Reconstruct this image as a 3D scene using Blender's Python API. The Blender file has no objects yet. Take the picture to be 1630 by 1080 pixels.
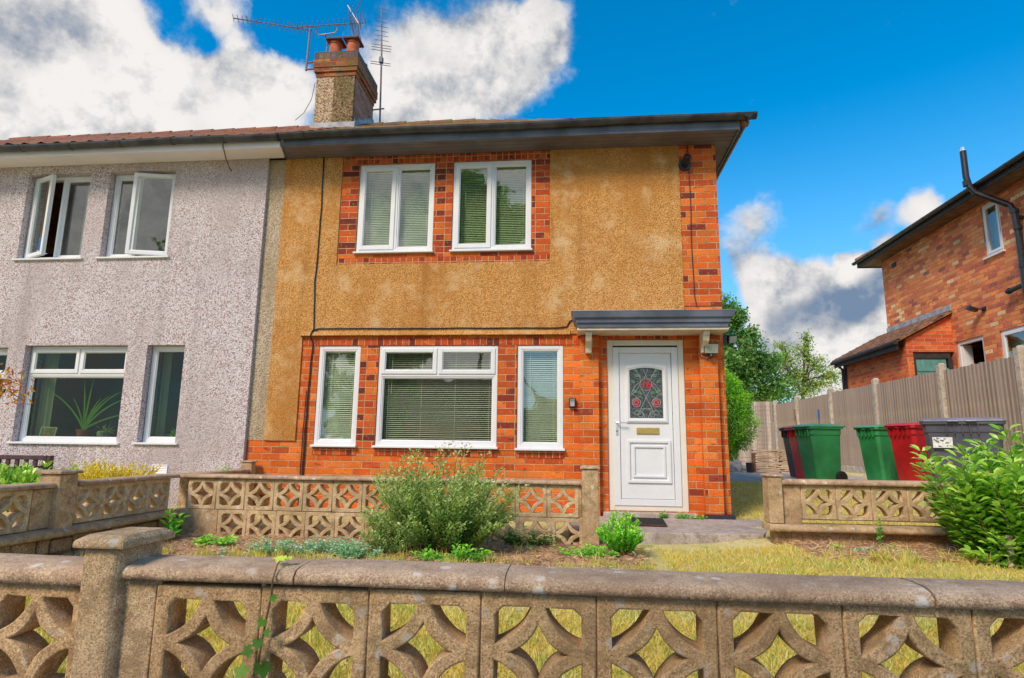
import bpy, bmesh, math, random
import numpy as np
from mathutils import Vector, Matrix, noise as mnoise
R=math.radians; PI=math.pi
sc=bpy.context.scene; COL=sc.collection
random.seed(5); RNG=np.random.default_rng(7)
# ---------------------------------------------------------------- camera
yaw,pitch,roll=-0.10094021,0.17219586,0.01285546
cd=bpy.data.cameras.new('camera'); cam=bpy.data.objects.new('camera',cd); COL.objects.link(cam); sc.camera=cam
cd.sensor_width=36; cd.lens=36*972.54/1630; cd.clip_start=.05; cd.clip_end=3000
fw=Vector((math.sin(yaw)*math.cos(pitch),math.cos(yaw)*math.cos(pitch),math.sin(pitch)))
rt=Vector((math.cos(yaw),-math.sin(yaw),0)); up=rt.cross(fw)
r2=rt*math.cos(roll)+up*math.sin(roll); u2=-rt*math.sin(roll)+up*math.cos(roll)
cam.matrix_world=Matrix(((r2.x,u2.x,-fw.x,0),(r2.y,u2.y,-fw.y,-7.45),(r2.z,u2.z,-fw.z,.8),(0,0,0,1)))
# ---------------------------------------------------------------- sky, sun, exposure
SUN_EL,SUN_AZ=R(43),R(211)      # azimuth clockwise from +y
SKY_STRENGTH=.125; EXPOSURE=.42
sc.view_settings.view_transform='Standard'; sc.view_settings.look='None'
sc.view_settings.exposure=EXPOSURE; sc.view_settings.gamma=1
sd=bpy.data.lights.new('sun','SUN'); sd.energy=2.5; sd.angle=R(17); sd.color=(1,.86,.68)
so=bpy.data.objects.new('sun',sd); COL.objects.link(so)
sv=Vector((math.sin(SUN_AZ)*math.cos(SUN_EL),math.cos(SUN_AZ)*math.cos(SUN_EL),math.sin(SUN_EL)))
so.rotation_euler=sv.to_track_quat('Z','Y').to_euler()

class G:
    """small helper round a node tree"""
    def __init__(s,nt): s.t=nt; s.N=nt.nodes; s.L=nt.links
    def put(s,inp,v):
        if v is None: return
        if isinstance(v,bpy.types.NodeSocket): s.L.new(v,inp)
        else:
            if inp.type=='RGBA' and hasattr(v,'__len__') and len(v)==3: v=(*v,1)
            inp.default_value=v
    def n(s,typ,ins=(),props=(),out=0):
        nd=s.N.new(typ)
        for k,v in dict(props).items(): setattr(nd,k,v)
        for k,v in dict(ins).items(): s.put(nd.inputs[k],v)
        return nd.outputs[out] if out is not None else nd
    def m(s,op,a,b=None,c=None,clamp=False):
        nd=s.N.new('ShaderNodeMath'); nd.operation=op; nd.use_clamp=clamp
        for i,v in enumerate((a,b,c)):
            if v is not None: s.put(nd.inputs[i],v)
        return nd.outputs[0]
    def vm(s,op,a,b=None,out=0):
        nd=s.N.new('ShaderNodeVectorMath'); nd.operation=op
        s.put(nd.inputs[0],a)
        if b is not None: s.put(nd.inputs[3 if op=='SCALE' else 1],b)
        return nd.outputs[out]
    def ss(s,v,a,b,lo=0.,hi=1.):
        return s.n('ShaderNodeMapRange',{0:v,1:a,2:b,3:lo,4:hi},{'interpolation_type':'SMOOTHSTEP'})
    def mix(s,f,a,b,mode='MIX'):
        nd=s.N.new('ShaderNodeMix'); nd.data_type='RGBA'; nd.blend_type=mode
        s.put(nd.inputs[0],f); s.put(nd.inputs[6],a); s.put(nd.inputs[7],b); return nd.outputs[2]
    def noise(s,vec,scale,detail=4,rough=.55,dist=0.,out=0):
        return s.n('ShaderNodeTexNoise',{'Vector':vec,'Scale':scale,'Detail':detail,'Roughness':rough,'Distortion':dist},out=out)
    def vor(s,vec,scale,out=0,feature='F1',rand=1.):
        return s.n('ShaderNodeTexVoronoi',{'Vector':vec,'Scale':scale,'Randomness':rand},{'feature':feature},out)
    def ramp(s,f,stops,interp='LINEAR'):
        nd=s.N.new('ShaderNodeValToRGB'); s.put(nd.inputs[0],f); cr=nd.color_ramp; cr.interpolation=interp
        while len(cr.elements)<len(stops): cr.elements.new(.5)
        for e,(p,c) in zip(cr.elements,stops): e.position=p; e.color=(*c,1) if len(c)==3 else c
        return nd.outputs[0]
    def bump(s,h,strength=.5,dist=.01,normal=None):
        d={'Strength':strength,'Distance':dist,'Height':h}
        if normal is not None: d['Normal']=normal
        return s.n('ShaderNodeBump',d)
    def sep(s,v): 
        nd=s.N.new('ShaderNodeSeparateXYZ'); s.L.new(v,nd.inputs[0]); return nd.outputs
    def comb(s,x,y,z=0.): return s.n('ShaderNodeCombineXYZ',{0:x,1:y,2:z})

WH= [(-0.655, 0.605, 0.454, 0.144, 1), (-0.582, 0.64, 0.495, 0.088, 1), (-0.499, 0.723, 0.465, 0.108, 1), (-0.634, 0.668, 0.389, 0.121, 1), (-0.429, 0.764, 0.482, 0.072, 1), (-0.394, 0.764, 0.51, 0.036, 0.7), (-0.249, 0.8, 0.546, 0.079, 1), (-0.152, 0.802, 0.577, 0.079, 1), (-0.069, 0.814, 0.576, 0.07, 1), (-0.237, 0.833, 0.499, 0.071, 0.9), (-0.133, 0.836, 0.532, 0.067, 0.8), (-0.046, 0.806, 0.59, 0.041, 0.6), (-0.464, 0.682, 0.565, 0.05, 0.35), (0.3, 0.919, 0.254, 0.04, 1), (0.347, 0.908, 0.236, 0.037, 1), (0.286, 0.931, 0.228, 0.038, 0.8), (0.363, 0.911, 0.194, 0.078, 1), (0.421, 0.885, 0.197, 0.075, 1), (0.316, 0.932, 0.18, 0.056, 0.8), (0.392, 0.909, 0.138, 0.081, 0.9), (0.331, 0.935, 0.124, 0.084, 0.6), (0.401, 0.877, 0.264, 0.022, 0.9), (0.47, 0.824, 0.316, 0.027, 0.9), (0.423, 0.85, 0.316, 0.03, 0.55), (0.262, 0.907, 0.33, 0.043, 0.55), (0.256, 0.926, 0.277, 0.034, 0.55), (0.431, 0.856, 0.284, 0.017, 0.7), (0.265, 0.957, 0.117, 0.057, 0.4),
 (-.8,.5,.3,.3,1),(-.66,-.66,.36,.33,1.1),(-.25,-.93,.2,.25,.9),(-.4,-.75,.55,.25,.9),(.75,-.55,.35,.35,.8),(-.3,-.85,.4,.3,.9),(.2,-.8,.55,.25,.8),(-.8,-.4,.4,.35,.8)]
NG= [(-0.534, 0.664, 0.523, 0.05, -.95), (-0.407, 0.727, 0.553, 0.052, -0.6), (-0.486, 0.693, 0.533, 0.029, -0.5), (-0.516, 0.745, 0.422, 0.026, -0.3)]
DK= [(-0.657, 0.586, 0.474, 0.082, 0.9), (-0.592, 0.617, 0.518, 0.046, 0.4), (-0.407, 0.806, 0.43, 0.056, 0.3), (-0.513, 0.757, 0.404, 0.062, 0.25), (-0.106, 0.854, 0.51, 0.058, 0.5), (-0.047, 0.835, 0.548, 0.047, 0.4), (-0.211, 0.846, 0.49, 0.038, 0.2), (0.363, 0.909, 0.203, 0.064, 1), (0.417, 0.885, 0.206, 0.071, 1), (0.378, 0.909, 0.175, 0.073, 0.9), (0.308, 0.934, 0.181, 0.047, 0.7), (0.262, 0.907, 0.33, 0.047, 0.8), (0.256, 0.928, 0.272, 0.038, 0.6), (0.423, 0.85, 0.314, 0.035, 0.9), (0.406, 0.884, 0.234, 0.053, 0.6), (0.426, 0.87, 0.248, 0.035, 0.7)]
LT=[(.401,.877,.264,.035,1.),(.392,.892,.240,.030,.9),(.392,.909,.138,.075,1.),(.347,.908,.240,.04,.8),(.30,.919,.254,.045,.8),(.34,.925,.17,.03,.5),(.43,.88,.16,.05,.7),(.372,.913,.185,.02,.4)]
w=bpy.data.worlds.new('World'); sc.world=w; w.use_nodes=True; g=G(w.node_tree); g.N.clear()
dirn=g.n('ShaderNodeTexCoord',out=0)
sky=g.n('ShaderNodeTexSky',props={'sky_type':'NISHITA','sun_disc':False,'sun_elevation':SUN_EL,'sun_rotation':SUN_AZ,'ozone_density':3.0,'dust_density':.3,'air_density':1.0})
sky=g.n('ShaderNodeHueSaturation',{'Hue':.49,'Saturation':1.45,'Value':1.30,'Color':sky})
sky=g.mix(g.ss(g.sep(dirn)[2],.50,.0,0.,.75),sky,(1.7,3.7,5.7))
wob=g.noise(dirn,7,6,.6,out=1); wob=g.vm('SUBTRACT',wob,(.5,.5,.5)); wob=g.vm('SCALE',wob,.075)
p=g.vm('ADD',dirn,wob)
def blobs(lst,vec,k=1.25):
    acc=None
    for x,y,z,r,wt in lst:
        d=g.vm('DISTANCE',vec,(x,y,z),out=1)
        v=g.n('ShaderNodeMapRange',{0:d,1:0.,2:r*k,3:wt,4:0.})
        acc=v if acc is None else g.m('ADD',acc,v)
    return acc
f1=g.noise(dirn,11,8,.62); f2=g.noise(g.vm('ADD',dirn,(0.,0.,.035)),11,8,.62); f3=g.noise(dirn,26,7,.65)
dens=g.m('ADD',blobs(WH,p,1.3),blobs(NG,p,1.2))
dens=g.m('ADD',dens,g.m('MULTIPLY',g.m('SUBTRACT',f1,.5),1.0))
dens=g.m('ADD',dens,g.m('MULTIPLY',g.m('SUBTRACT',f3,.5),.45))
alpha=g.ss(g.m('ADD',dens,g.m('MULTIPLY',g.m('SUBTRACT',g.noise(dirn,60,5,.7),.5),.16)),.12,.62)
shade=g.m('MULTIPLY',g.m('SUBTRACT',f2,f1),2.4)                    # side turned from the light
low=g.noise(g.vm('ADD',dirn,(3.,1.,2.)),6,5,.6)
dk=g.m('MULTIPLY',g.ss(g.m('SUBTRACT',blobs(DK,p,1.3),blobs(LT,p,1.2)),.0,1.7),g.m('ADD',.35,g.m('MULTIPLY',f1,.95))); dk=g.m('ADD',dk,g.m('ADD',g.m('MULTIPLY',g.m('SUBTRACT',low,.47),1.5),g.m('MULTIPLY',g.m('SUBTRACT',f3,.5),.7)))
sh=g.m('ADD',g.m('MAXIMUM',shade,-.1),g.m('MULTIPLY',dk,1.0),clamp=True)
thick=g.ss(dens,.3,1.0,.15,0.)
ccol=g.ramp(g.m('ADD',sh,thick),[(0,(5.5,5.3,5.15)),(.28,(4.3,4.25,4.25)),(.6,(2.7,2.85,3.15)),(1,(1.1,1.6,2.4))])
col=g.mix(alpha,sky,ccol)
bg=g.n('ShaderNodeBackground',{'Color':col,'Strength':SKY_STRENGTH},out=None)
wo=g.N.new('ShaderNodeOutputWorld'); g.L.new(bg.outputs[0],wo.inputs[0])

# ================================================================ materials
def mat(name,disp=False):
    m=bpy.data.materials.new(name); m.use_nodes=True; g=G(m.node_tree)
    b=g.N['Principled BSDF']; return m,g,b
def setb(g,b,**k):
    for n,v in k.items(): g.put(b.inputs[n.replace('_',' ')],v)
def simple(name,col,rough=.5,var=.12,nscale=12,bump=0.,metal=0.,spec=.5,bscale=60):
    m,g,b=mat(name); co=g.n('ShaderNodeTexCoord',out=3)
    n=g.noise(co,nscale,5); c=g.mix(g.ss(n,.3,.7),[x*(1-var) for x in col],[min(1,x*(1+var)) for x in col])
    setb(g,b,Base_Color=c,Roughness=g.ss(g.noise(co,nscale*3,3),.2,.8,max(.02,rough-.08),min(1,rough+.08)),Metallic=metal)
    b.inputs['Specular IOR Level'].default_value=spec
    if bump: g.put(b.inputs['Normal'],g.bump(g.noise(co,bscale,5),bump,.01))
    return m
def brick_mat(name,stops,bond='stretcher',rot=False,ch=.083,bw=.236,mort=(.66,.37,.19),soot=.34,mw=.0038,spread=1.,off=(0,0),rough_edge=.0025,moss=0.):
    m,g,b=mat(name); uv=g.n('ShaderNodeTexCoord',out=2)
    w=g.vm('SCALE',g.vm('SUBTRACT',g.noise(uv,18,3,out=1),(.5,.5,.5)),rough_edge*3)
    s=g.sep(g.vm('ADD',uv,w)); u,v=(s[1],s[0]) if rot else (s[0],s[1])
    u=g.m('ADD',u,off[0]); v=g.m('ADD',v,off[1])
    rv=g.m('DIVIDE',v,ch); row=g.m('FLOOR',rv); fv=g.m('SUBTRACT',rv,row)
    odd=g.m('FLOORED_MODULO',row,2.)
    if bond=='stretcher': wid=bw; ru=g.m('ADD',g.m('DIVIDE',u,bw),g.m('MULTIPLY',odd,.5))
    elif bond=='pier': wid=g.m('MULTIPLY',g.m('SUBTRACT',1.,g.m('MULTIPLY',odd,.5)),bw); ru=g.m('DIVIDE',u,wid)
    else: wid=bw; ru=g.m('DIVIDE',u,bw)
    cl=g.m('FLOOR',ru); fu=g.m('SUBTRACT',ru,cl)
    du=g.m('MULTIPLY',g.m('MINIMUM',fu,g.m('SUBTRACT',1.,fu)),wid); dv=g.m('MULTIPLY',g.m('MINIMUM',fv,g.m('SUBTRACT',1.,fv)),ch)
    d=g.m('MINIMUM',du,dv)
    face=g.ss(d,mw*.75,mw*1.9)
    rnd=g.n('ShaderNodeTexWhiteNoise',{'Vector':g.comb(cl,row,3.3)},{'noise_dimensions':'3D'},0)
    rnd2=g.n('ShaderNodeTexWhiteNoise',{'Vector':g.comb(row,cl,9.1)},{'noise_dimensions':'3D'},0)
    c=g.ramp(rnd,stops,'CONSTANT')
    c=g.mix(1.,c,g.ramp(rnd2,[(0,(.84,.84,.84)),(1,(1.15,1.12,1.1))]),'MULTIPLY')
    bl=g.noise(uv,55,5,.65); c=g.mix(g.ss(bl,.35,.68,0,.6),c,g.mix(.55,c,(.22,.045,.02)))
    pl=g.noise(uv,22,4,.6); c=g.mix(g.ss(pl,.55,.72,0,.45),c,(.86,.36,.12))
    lg=g.noise(uv,1.3,5,.6); c=g.mix(g.m('MULTIPLY',g.ss(lg,.45,.75),soot),c,(.07,.03,.018))
    # burnt headers: irregular dark flame marks inside some bricks
    fl=g.noise(g.vm('MULTIPLY',uv,(9.,20.,1.)),1.,3); c=g.mix(g.m('MULTIPLY',g.m('MULTIPLY',g.ss(fl,.56,.68),g.m('GREATER_THAN',rnd2,.70)),.6),c,(.12,.025,.02))
    mc=g.mix(g.ss(g.noise(uv,7,4),.35,.7),mort,[x*.62 for x in mort])
    c=g.mix(face,mc,c)
    if moss: c=g.mix(g.m('MULTIPLY',g.ss(g.noise(uv,6,6,.7),.5,.62),moss),c,(.16,.15,.03))
    h=g.m('ADD',g.m('MULTIPLY',face,1.),g.m('MULTIPLY',bl,.35)); h=g.m('ADD',h,g.m('MULTIPLY',rnd,.25))
    setb(g,b,Base_Color=c,Roughness=.86,Normal=g.bump(h,.8,.006)); b.inputs['Specular IOR Level'].default_value=.25
    return m
ORG=[(0,(.80,.160,.018)),(.25,(.85,.205,.028)),(.5,(.73,.130,.016)),(.72,(.87,.24,.045)),(.86,(.58,.095,.02)),(.965,(.32,.05,.028))]
RED=[(0,(.66,.11,.02)),(.22,(.44,.055,.02)),(.42,(.78,.17,.025)),(.60,(.24,.035,.022)),(.74,(.60,.085,.02)),(.9,(.14,.025,.022))]
SOL=[(0,(.56,.08,.02)),(.4,(.40,.05,.018)),(.7,(.66,.13,.025)),(.88,(.18,.03,.02))]
NB=[(0,(0.903,0.286,0.112)),(.2,(0.781,0.221,0.1)),(.4,(0.95,0.377,0.15)),(.6,(0.634,0.169,0.1)),(.8,(0.95,0.338,0.112)),(.93,(0.95,0.65,0.35)),(.97,(0.366,0.13,0.1))]
M={}
M['brick']=brick_mat('orange facing brick',ORG,mw=.0038)
M['brick_pier']=brick_mat('pier brick in alternating bond',RED,'pier',off=(3.07,0))
M['brick_soldier']=brick_mat('soldier course brick',SOL,'stack',rot=True,ch=.0825,bw=.24)
M['brick_quoin']=brick_mat('corner brick',[(0,(.76,.14,.02)),(.3,(.84,.21,.03)),(.55,(.60,.09,.02)),(.76,(.22,.035,.025)),(.86,(.76,.18,.03))],off=(.0,.02))
M['brick_nbr']=brick_mat('weathered brick of the next house',NB,mort=(.50,.28,.16),soot=.25,rough_edge=.006)
M['brick_lean']=brick_mat('red brick of the outhouse',[(0,(.78,.17,.05)),(.3,(.84,.22,.06)),(.6,(.72,.13,.045)),(.85,(.62,.11,.045))],mort=(.7,.42,.28),soot=.1)
M['brick_chim']=brick_mat('old chimney brick',[(0,(.42,.12,.04)),(.3,(.30,.07,.03)),(.55,(.50,.17,.06)),(.75,(.16,.07,.05)),(.9,(.26,.18,.10))],soot=.6,moss=.8,mort=(.3,.22,.15))
M['brick_chimside']=brick_mat('pinkish chimney side brick',[(0,(.42,.20,.13)),(.4,(.34,.14,.09)),(.7,(.48,.24,.16))],soot=.5,mort=(.42,.34,.28))
M['blue_brick']=brick_mat('dark chimney cap brick',[(0,(.10,.10,.13)),(.4,(.18,.14,.10)),(.7,(.13,.12,.16)),(.9,(.22,.14,.05))],'stack',bw=.115,ch=.2,moss=.7,mort=(.14,.11,.08))

def roughcast(name,c1,c2,c3,scale,stain=(.2,.12,.04),light=None,bumpd=.012,dark_amt=.5,left=None,vert=True):
    m,g,b=mat(name); co=g.n('ShaderNodeTexCoord',out=3)
    v=g.vor(co,scale,1); s=g.sep(v)[0]; dd=g.vor(co,scale,0)
    c=g.ramp(s,[(0,c1),(.45,c2),(.75,c3)],'LINEAR')
    c=g.mix(g.ss(dd,.25,.8,0,dark_amt),c,[x*.3 for x in c2])
    big=g.noise(g.vm('MULTIPLY',co,(1.,1.,.55)) if vert else co,1.1,6,.6)
    c=g.mix(g.ss(big,.42,.66,0,.62),c,stain)
    ru=g.noise(g.vm('MULTIPLY',co,(7.,7.,.5)),1.,5,.6); c=g.mix(g.ss(ru,.5,.75,0,.3),c,[x*.55 for x in stain])
    st=g.noise(co,2.6,6,.62)
    if light: c=g.mix(g.m('MULTIPLY',g.ss(st,.50,.70),.55),c,light)
    if left is not None:  # darker algae-stained strip low at one end of the wall
        x=g.sep(co)
        msk=g.m('MULTIPLY',g.ss(x[0],left+.35,left-.35),g.ss(g.noise(g.vm('MULTIPLY',co,(3.,3.,.8)),1.2,5),.3,.62))
        c=g.mix(g.m('MULTIPLY',msk,.6),c,(.13,.085,.022))
    h=g.m('SUBTRACT',g.m('MULTIPLY',g.noise(co,scale*.8,3),.5),dd)
    setb(g,b,Base_Color=c,Roughness=.95,Normal=g.bump(h,.9,bumpd)); b.inputs['Specular IOR Level'].default_value=.15
    return m
M['render']=roughcast('ochre roughcast render',(.52,.21,.045),(.76,.345,.10),(.92,.52,.20),95,stain=(.50,.20,.04),light=(.90,.66,.38),left=-3.45,dark_amt=.34)
M['pebble']=roughcast('mauve pebbledash',(.34,.15,.15),(.78,.67,.69),(.94,.88,.90),85,stain=(.52,.43,.43),dark_amt=.38)
M['pebble_old']=roughcast('buff pebbledash',(.34,.25,.16),(.62,.48,.34),(.78,.64,.48),80,stain=(.42,.30,.18),dark_amt=.4)
M['pebble_chim']=roughcast('chimney pebbledash',(.20,.11,.06),(.56,.38,.24),(.74,.56,.38),40,stain=(.24,.18,.1))
M['pebble_chim_dark']=roughcast('dark mossy chimney render',(.10,.06,.035),(.28,.19,.10),(.42,.29,.16),40,stain=(.10,.09,.03))
def concrete(name,c1,c2,spots=(.62,.56,.5),spot_amt=.6,bumps=.7,moss=(.17,.15,.05),moss_amt=.3,topc=None,scale=1.):
    m,g,b=mat(name); co=g.n('ShaderNodeTexCoord',out=3)
    a=g.noise(co,9*scale,7,.7); c=g.mix(g.ss(a,.3,.7),c1,c2)
    fine=g.noise(co,210*scale,4,.7); c=g.mix(g.ss(fine,.42,.62,0,.75),c,[x*.38 for x in c1])
    fine2=g.noise(co,140*scale,3,.6); c=g.mix(g.ss(fine2,.54,.66,0,.42),c,[min(1,x*1.7) for x in c2])
    blt=g.noise(g.vm('ADD',co,(3.,9.,1.)),15*scale,7,.72); c=g.mix(g.ss(blt,.50,.62,0,.62),c,[x*.45 for x in c1]); c=g.mix(g.ss(blt,.44,.34,0,.35),c,[min(1,x*1.35) for x in c2])
    lich=g.vor(g.vm('ADD',co,g.vm('SCALE',g.noise(co,30*scale,3,out=1),.03)),14*scale)
    lm=g.m('MULTIPLY',g.ss(lich,.26,.14),g.ss(g.noise(co,3.5,4),.42,.54)); c=g.mix(g.m('MULTIPLY',lm,spot_amt),c,spots)
    mm=g.ss(g.noise(g.vm('ADD',co,(5.,2.,7.)),4*scale,6,.65),.52,.68); c=g.mix(g.m('MULTIPLY',mm,moss_amt),c,moss)
    if topc: 
        nz=g.sep(g.n('ShaderNodeNewGeometry',out=1))[2]
        c=g.mix(g.m('MULTIPLY',g.ss(nz,.25,.9),.28),c,topc)
    bigv=g.noise(g.vm('ADD',co,(1.,4.,2.)),2.6*scale,4,.6); c=g.mix(g.ss(bigv,.42,.68,0,.5),c,[x*.55 for x in c1])
    h=g.m('ADD',g.m('MULTIPLY',fine,.5),g.m('MULTIPLY',a,1.2)); pit=g.ss(g.vor(co,75*scale),.10,.22); h=g.m('ADD',h,g.m('MULTIPLY',pit,.5))
    setb(g,b,Base_Color=c,Roughness=.93,Normal=g.bump(h,bumps,.006)); b.inputs['Specular IOR Level'].default_value=.2
    return m
M['block']=concrete('weathered buff screen block',(.52,.31,.15),(.76,.49,.27),moss_amt=.35,topc=(.46,.33,.2))
M['block_pale']=concrete('paler sandy screen block',(.66,.44,.24),(.90,.66,.40),moss_amt=.3,topc=(.7,.5,.3),spots=(.85,.78,.66))
M['coping']=concrete('lichened pinkish coping',(.50,.31,.19),(.76,.52,.34),spots=(.80,.72,.62),spot_amt=.9,moss_amt=.22,moss=(.09,.06,.05),topc=(.66,.46,.32))
M['pillar']=concrete('weathered pillar concrete',(.52,.33,.18),(.76,.52,.31),spots=(.66,.62,.55),spot_amt=.8,moss_amt=.25)
M['slab']=concrete('pinkish grey path slab',(.48,.38,.33),(.66,.55,.48),moss_amt=.15,spot_amt=.3)
M['patio']=concrete('grey patio concrete',(.60,.49,.41),(.82,.70,.60),moss_amt=.3,scale=.5)
M['post']=concrete('concrete fence post',(.62,.52,.42),(.82,.72,.60),moss_amt=.12)
M['rubble']=concrete('rubble stone',(.34,.2,.10),(.62,.41,.24),bumps=1.,moss_amt=.4,scale=.5)
M['lead']=simple('lead flashing',(.33,.34,.37),.55,.3,8,.3)
M['upvc']=simple('white plastic frame',(.78,.78,.80),.32,.03,3)
M['upvc_warm']=simple('aged white frame',(.78,.75,.66),.35,.04,3)
M['soffit_white']=simple('white soffit board',(.90,.85,.92),.4,.05,2)
M['grey_paint']=simple('weathered blue grey paint',(.13,.15,.21),.5,.3,3,.1)
M['grey_paint2']=simple('grey fascia paint',(.16,.14,.16),.55,.25,2,.1)
M['black_plastic']=simple('black plastic',(.018,.018,.024),.3,.2,6)
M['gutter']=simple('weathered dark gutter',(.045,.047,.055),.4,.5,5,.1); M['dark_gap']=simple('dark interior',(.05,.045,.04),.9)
M['plaster']=simple('room plaster',(.30,.28,.24),.9)
M['cream']=simple('cream painted timber',(.66,.58,.46),.5,.12,10)
M['blind']=simple('cream blind slat',(.86,.84,.66),.45,.05)
M['blind_reflect']=simple('tinted blind slat with reflected green',(.66,.75,.42),.45,.05)  # slat tint plus the green of reflected trees, put into the colour
M['curtain']=simple('pale curtain',(.55,.53,.47),.9,.08,4)
M['metal']=simple('galvanised aerial metal',(.30,.20,.19),.45,.3,30,metal=.5)
M['terracotta']=simple('terracotta pot',(.50,.12,.05),.75,.25,9,.2)
M['pot_dark']=simple('sooty cowl',(.13,.055,.045),.8,.3,9,.3)
M['brass']=simple('brass',(.60,.42,.12),.35,.1,20,metal=.55)
M['chrome']=simple('satin handle',(.75,.75,.76),.25,.05,metal=.6)
M['bin_green']=simple('green bin plastic',(.03,.25,.085),.42,.25,3)
M['bin_green_lid']=simple('green bin lid',(.10,.34,.17),.35,.2,4)
M['bin_red']=simple('red bin plastic',(.42,.012,.02),.38,.25,3)
M['bin_red_lid']=simple('red bin lid',(.6,.035,.06),.33,.2,4)
M['bin_black']=simple('black bin plastic',(.022,.018,.026),.45,.2,3)
M['bin_grey']=simple('slate grey bin plastic',(.085,.088,.13),.42,.2,3)
M['bin_grey_lid']=simple('faded grey lid',(.24,.25,.34),.38,.2,4)
M['white_label']=simple('faded white label',(.72,.72,.72),.6,.25,60)
M['teal']=simple('teal painted boards',(.12,.32,.30),.5,.15,6)
M['bench_wood']=simple('dark stained wood',(.075,.035,.038),.6,.3,12)
M['tile_old']=simple('old roof tile',(.25,.12,.065),.9,.5,7,.6)
M['timber_dark']=simple('dark bargeboard',(.035,.03,.032),.7,.3,9,.3)
M['soffit_wood']=simple('varnished soffit boards',(.17,.09,.04),.6,.3,6,.2)
M['blue_plastic']=simple('blue handle',(.02,.13,.45),.4)
M['wood']=simple('bare wood handle',(.30,.16,.09),.7,.2,10)
M['rubber']=simple('black rubber',(.012,.012,.014),.7)
M['bark']=simple('bark',(.10,.065,.04),.95,.35,14,.8)
M['twig']=simple('twig',(.16,.10,.05),.9,.3,14)
M['twig_green']=simple('green stem',(.13,.17,.05),.8,.2,14)
M['mat_coir']=simple('brown rubber mat',(.09,.045,.025),.9,.3,60,.6)
M['stone_white']=simple('pale stone',(.52,.49,.45),.9,.25,9,.8)
M['paper']=simple('photo print',(.42,.28,.14),.6,.5,25)
M['blue_cloth']=simple('blue fabric',(.03,.10,.20),.9,.4,6)
M['asphalt']=simple('asphalt',(.055,.055,.055),.95,.3,60,.6)
M['slab_dark']=simple('pavement slabs',(.24,.22,.20),.9,.2,3,.3)
M['dpc']=simple('blue engineering brick',(.035,.03,.045),.5,.3,9)
M['lamp_glass']=simple('frosted lamp glass',(.42,.44,.38),.25,.15,20)

def glass_mat(name,tint=(.9,.95,.92),ior=1.9,rough=.02):
    m,g,b=mat(name); g.N.remove(b)
    fc=g.n('ShaderNodeLayerWeight',{'Blend':.5},out=1); F0=((ior-1)/(ior+1))**2; fr=g.m('ADD',g.m('MULTIPLY',g.m('POWER',fc,5.),1-F0),F0); co=g.n('ShaderNodeTexCoord',out=3)
    nb=g.bump(g.noise(co,2.2,2),.08,.03)
    gl=g.n('ShaderNodeBsdfGlossy',{'Color':(1,1,1,1),'Roughness':rough,'Normal':nb})
    tr=g.n('ShaderNodeBsdfTransparent',{'Color':(*tint,1)})
    mx=g.n('ShaderNodeMixShader',{0:fr,1:tr,2:gl}); g.L.new(mx,g.N['Material Output'].inputs[0]); return m
M['glass']=glass_mat('window glass',ior=2.0); M['glass_up']=glass_mat('upstairs window glass',ior=2.15); M['glass_low']=glass_mat('tinted window glass',(.66,.74,.62),1.42)
m,g,b=mat('textured dark door glass'); co=g.n('ShaderNodeTexCoord',out=3)
setb(g,b,Base_Color=g.mix(g.ss(g.noise(co,45,5,.7),.35,.65),(.018,.024,.024),(.13,.15,.15)),Roughness=.25,Normal=g.bump(g.noise(co,50,4),.6,.01)); M['door_glass']=m
M['lead_came']=simple('pale lead came',(.46,.49,.47),.5)
M['number']=simple('red glass numeral',(.55,.015,.02),.3,.1,60); M['rose']=simple('red stained glass',(.38,.012,.02),.25,.3,60); M['leafglass']=simple('green stained glass',(.015,.26,.07),.25,.3,60)

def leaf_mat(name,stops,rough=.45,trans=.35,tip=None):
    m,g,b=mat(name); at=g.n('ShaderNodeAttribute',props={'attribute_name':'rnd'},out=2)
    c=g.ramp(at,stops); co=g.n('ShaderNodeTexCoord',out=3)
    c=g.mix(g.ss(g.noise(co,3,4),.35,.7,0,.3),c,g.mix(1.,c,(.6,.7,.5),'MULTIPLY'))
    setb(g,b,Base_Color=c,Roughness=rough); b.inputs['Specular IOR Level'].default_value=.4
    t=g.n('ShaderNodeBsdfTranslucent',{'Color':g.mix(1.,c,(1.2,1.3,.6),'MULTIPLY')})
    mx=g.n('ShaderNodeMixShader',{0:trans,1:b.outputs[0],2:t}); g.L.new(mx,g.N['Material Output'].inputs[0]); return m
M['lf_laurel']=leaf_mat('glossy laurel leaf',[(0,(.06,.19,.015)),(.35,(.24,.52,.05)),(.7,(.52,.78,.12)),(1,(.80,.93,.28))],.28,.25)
M['lf_shrub']=leaf_mat('small grey green leaf',[(0,(.10,.22,.05)),(.45,(.32,.48,.15)),(.8,(.60,.72,.28)),(1,(.85,.80,.32))],.5,.4)
M['lf_box']=leaf_mat('bright box leaf',[(0,(0.114,0.399,0.0428)),(.5,(0.285,0.798,0.0713)),(1,(0.741,0.95,0.143))],.35)
M['lf_blue']=leaf_mat('blue green ground cover',[(0,(0.171,0.37,0.228)),(.5,(0.37,0.627,0.427)),(1,(0.77,0.95,0.684))],.5)
M['lf_green']=leaf_mat('fresh green weed leaf',[(0,(0.0952,0.381,0.0476)),(.6,(0.286,0.714,0.0714)),(1,(0.809,0.95,0.119))],.45)
M['lf_ivy']=leaf_mat('ivy leaf',[(0,(.05,.15,.015)),(.6,(.12,.28,.03)),(1,(.26,.42,.05))],.6,.2)
M['lf_yellow']=leaf_mat('golden shrub leaf',[(0,(.62,.46,.03)),(.5,(.88,.70,.05)),(.85,(.92,.80,.16)),(1,(.7,.32,.05))],.45)
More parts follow.
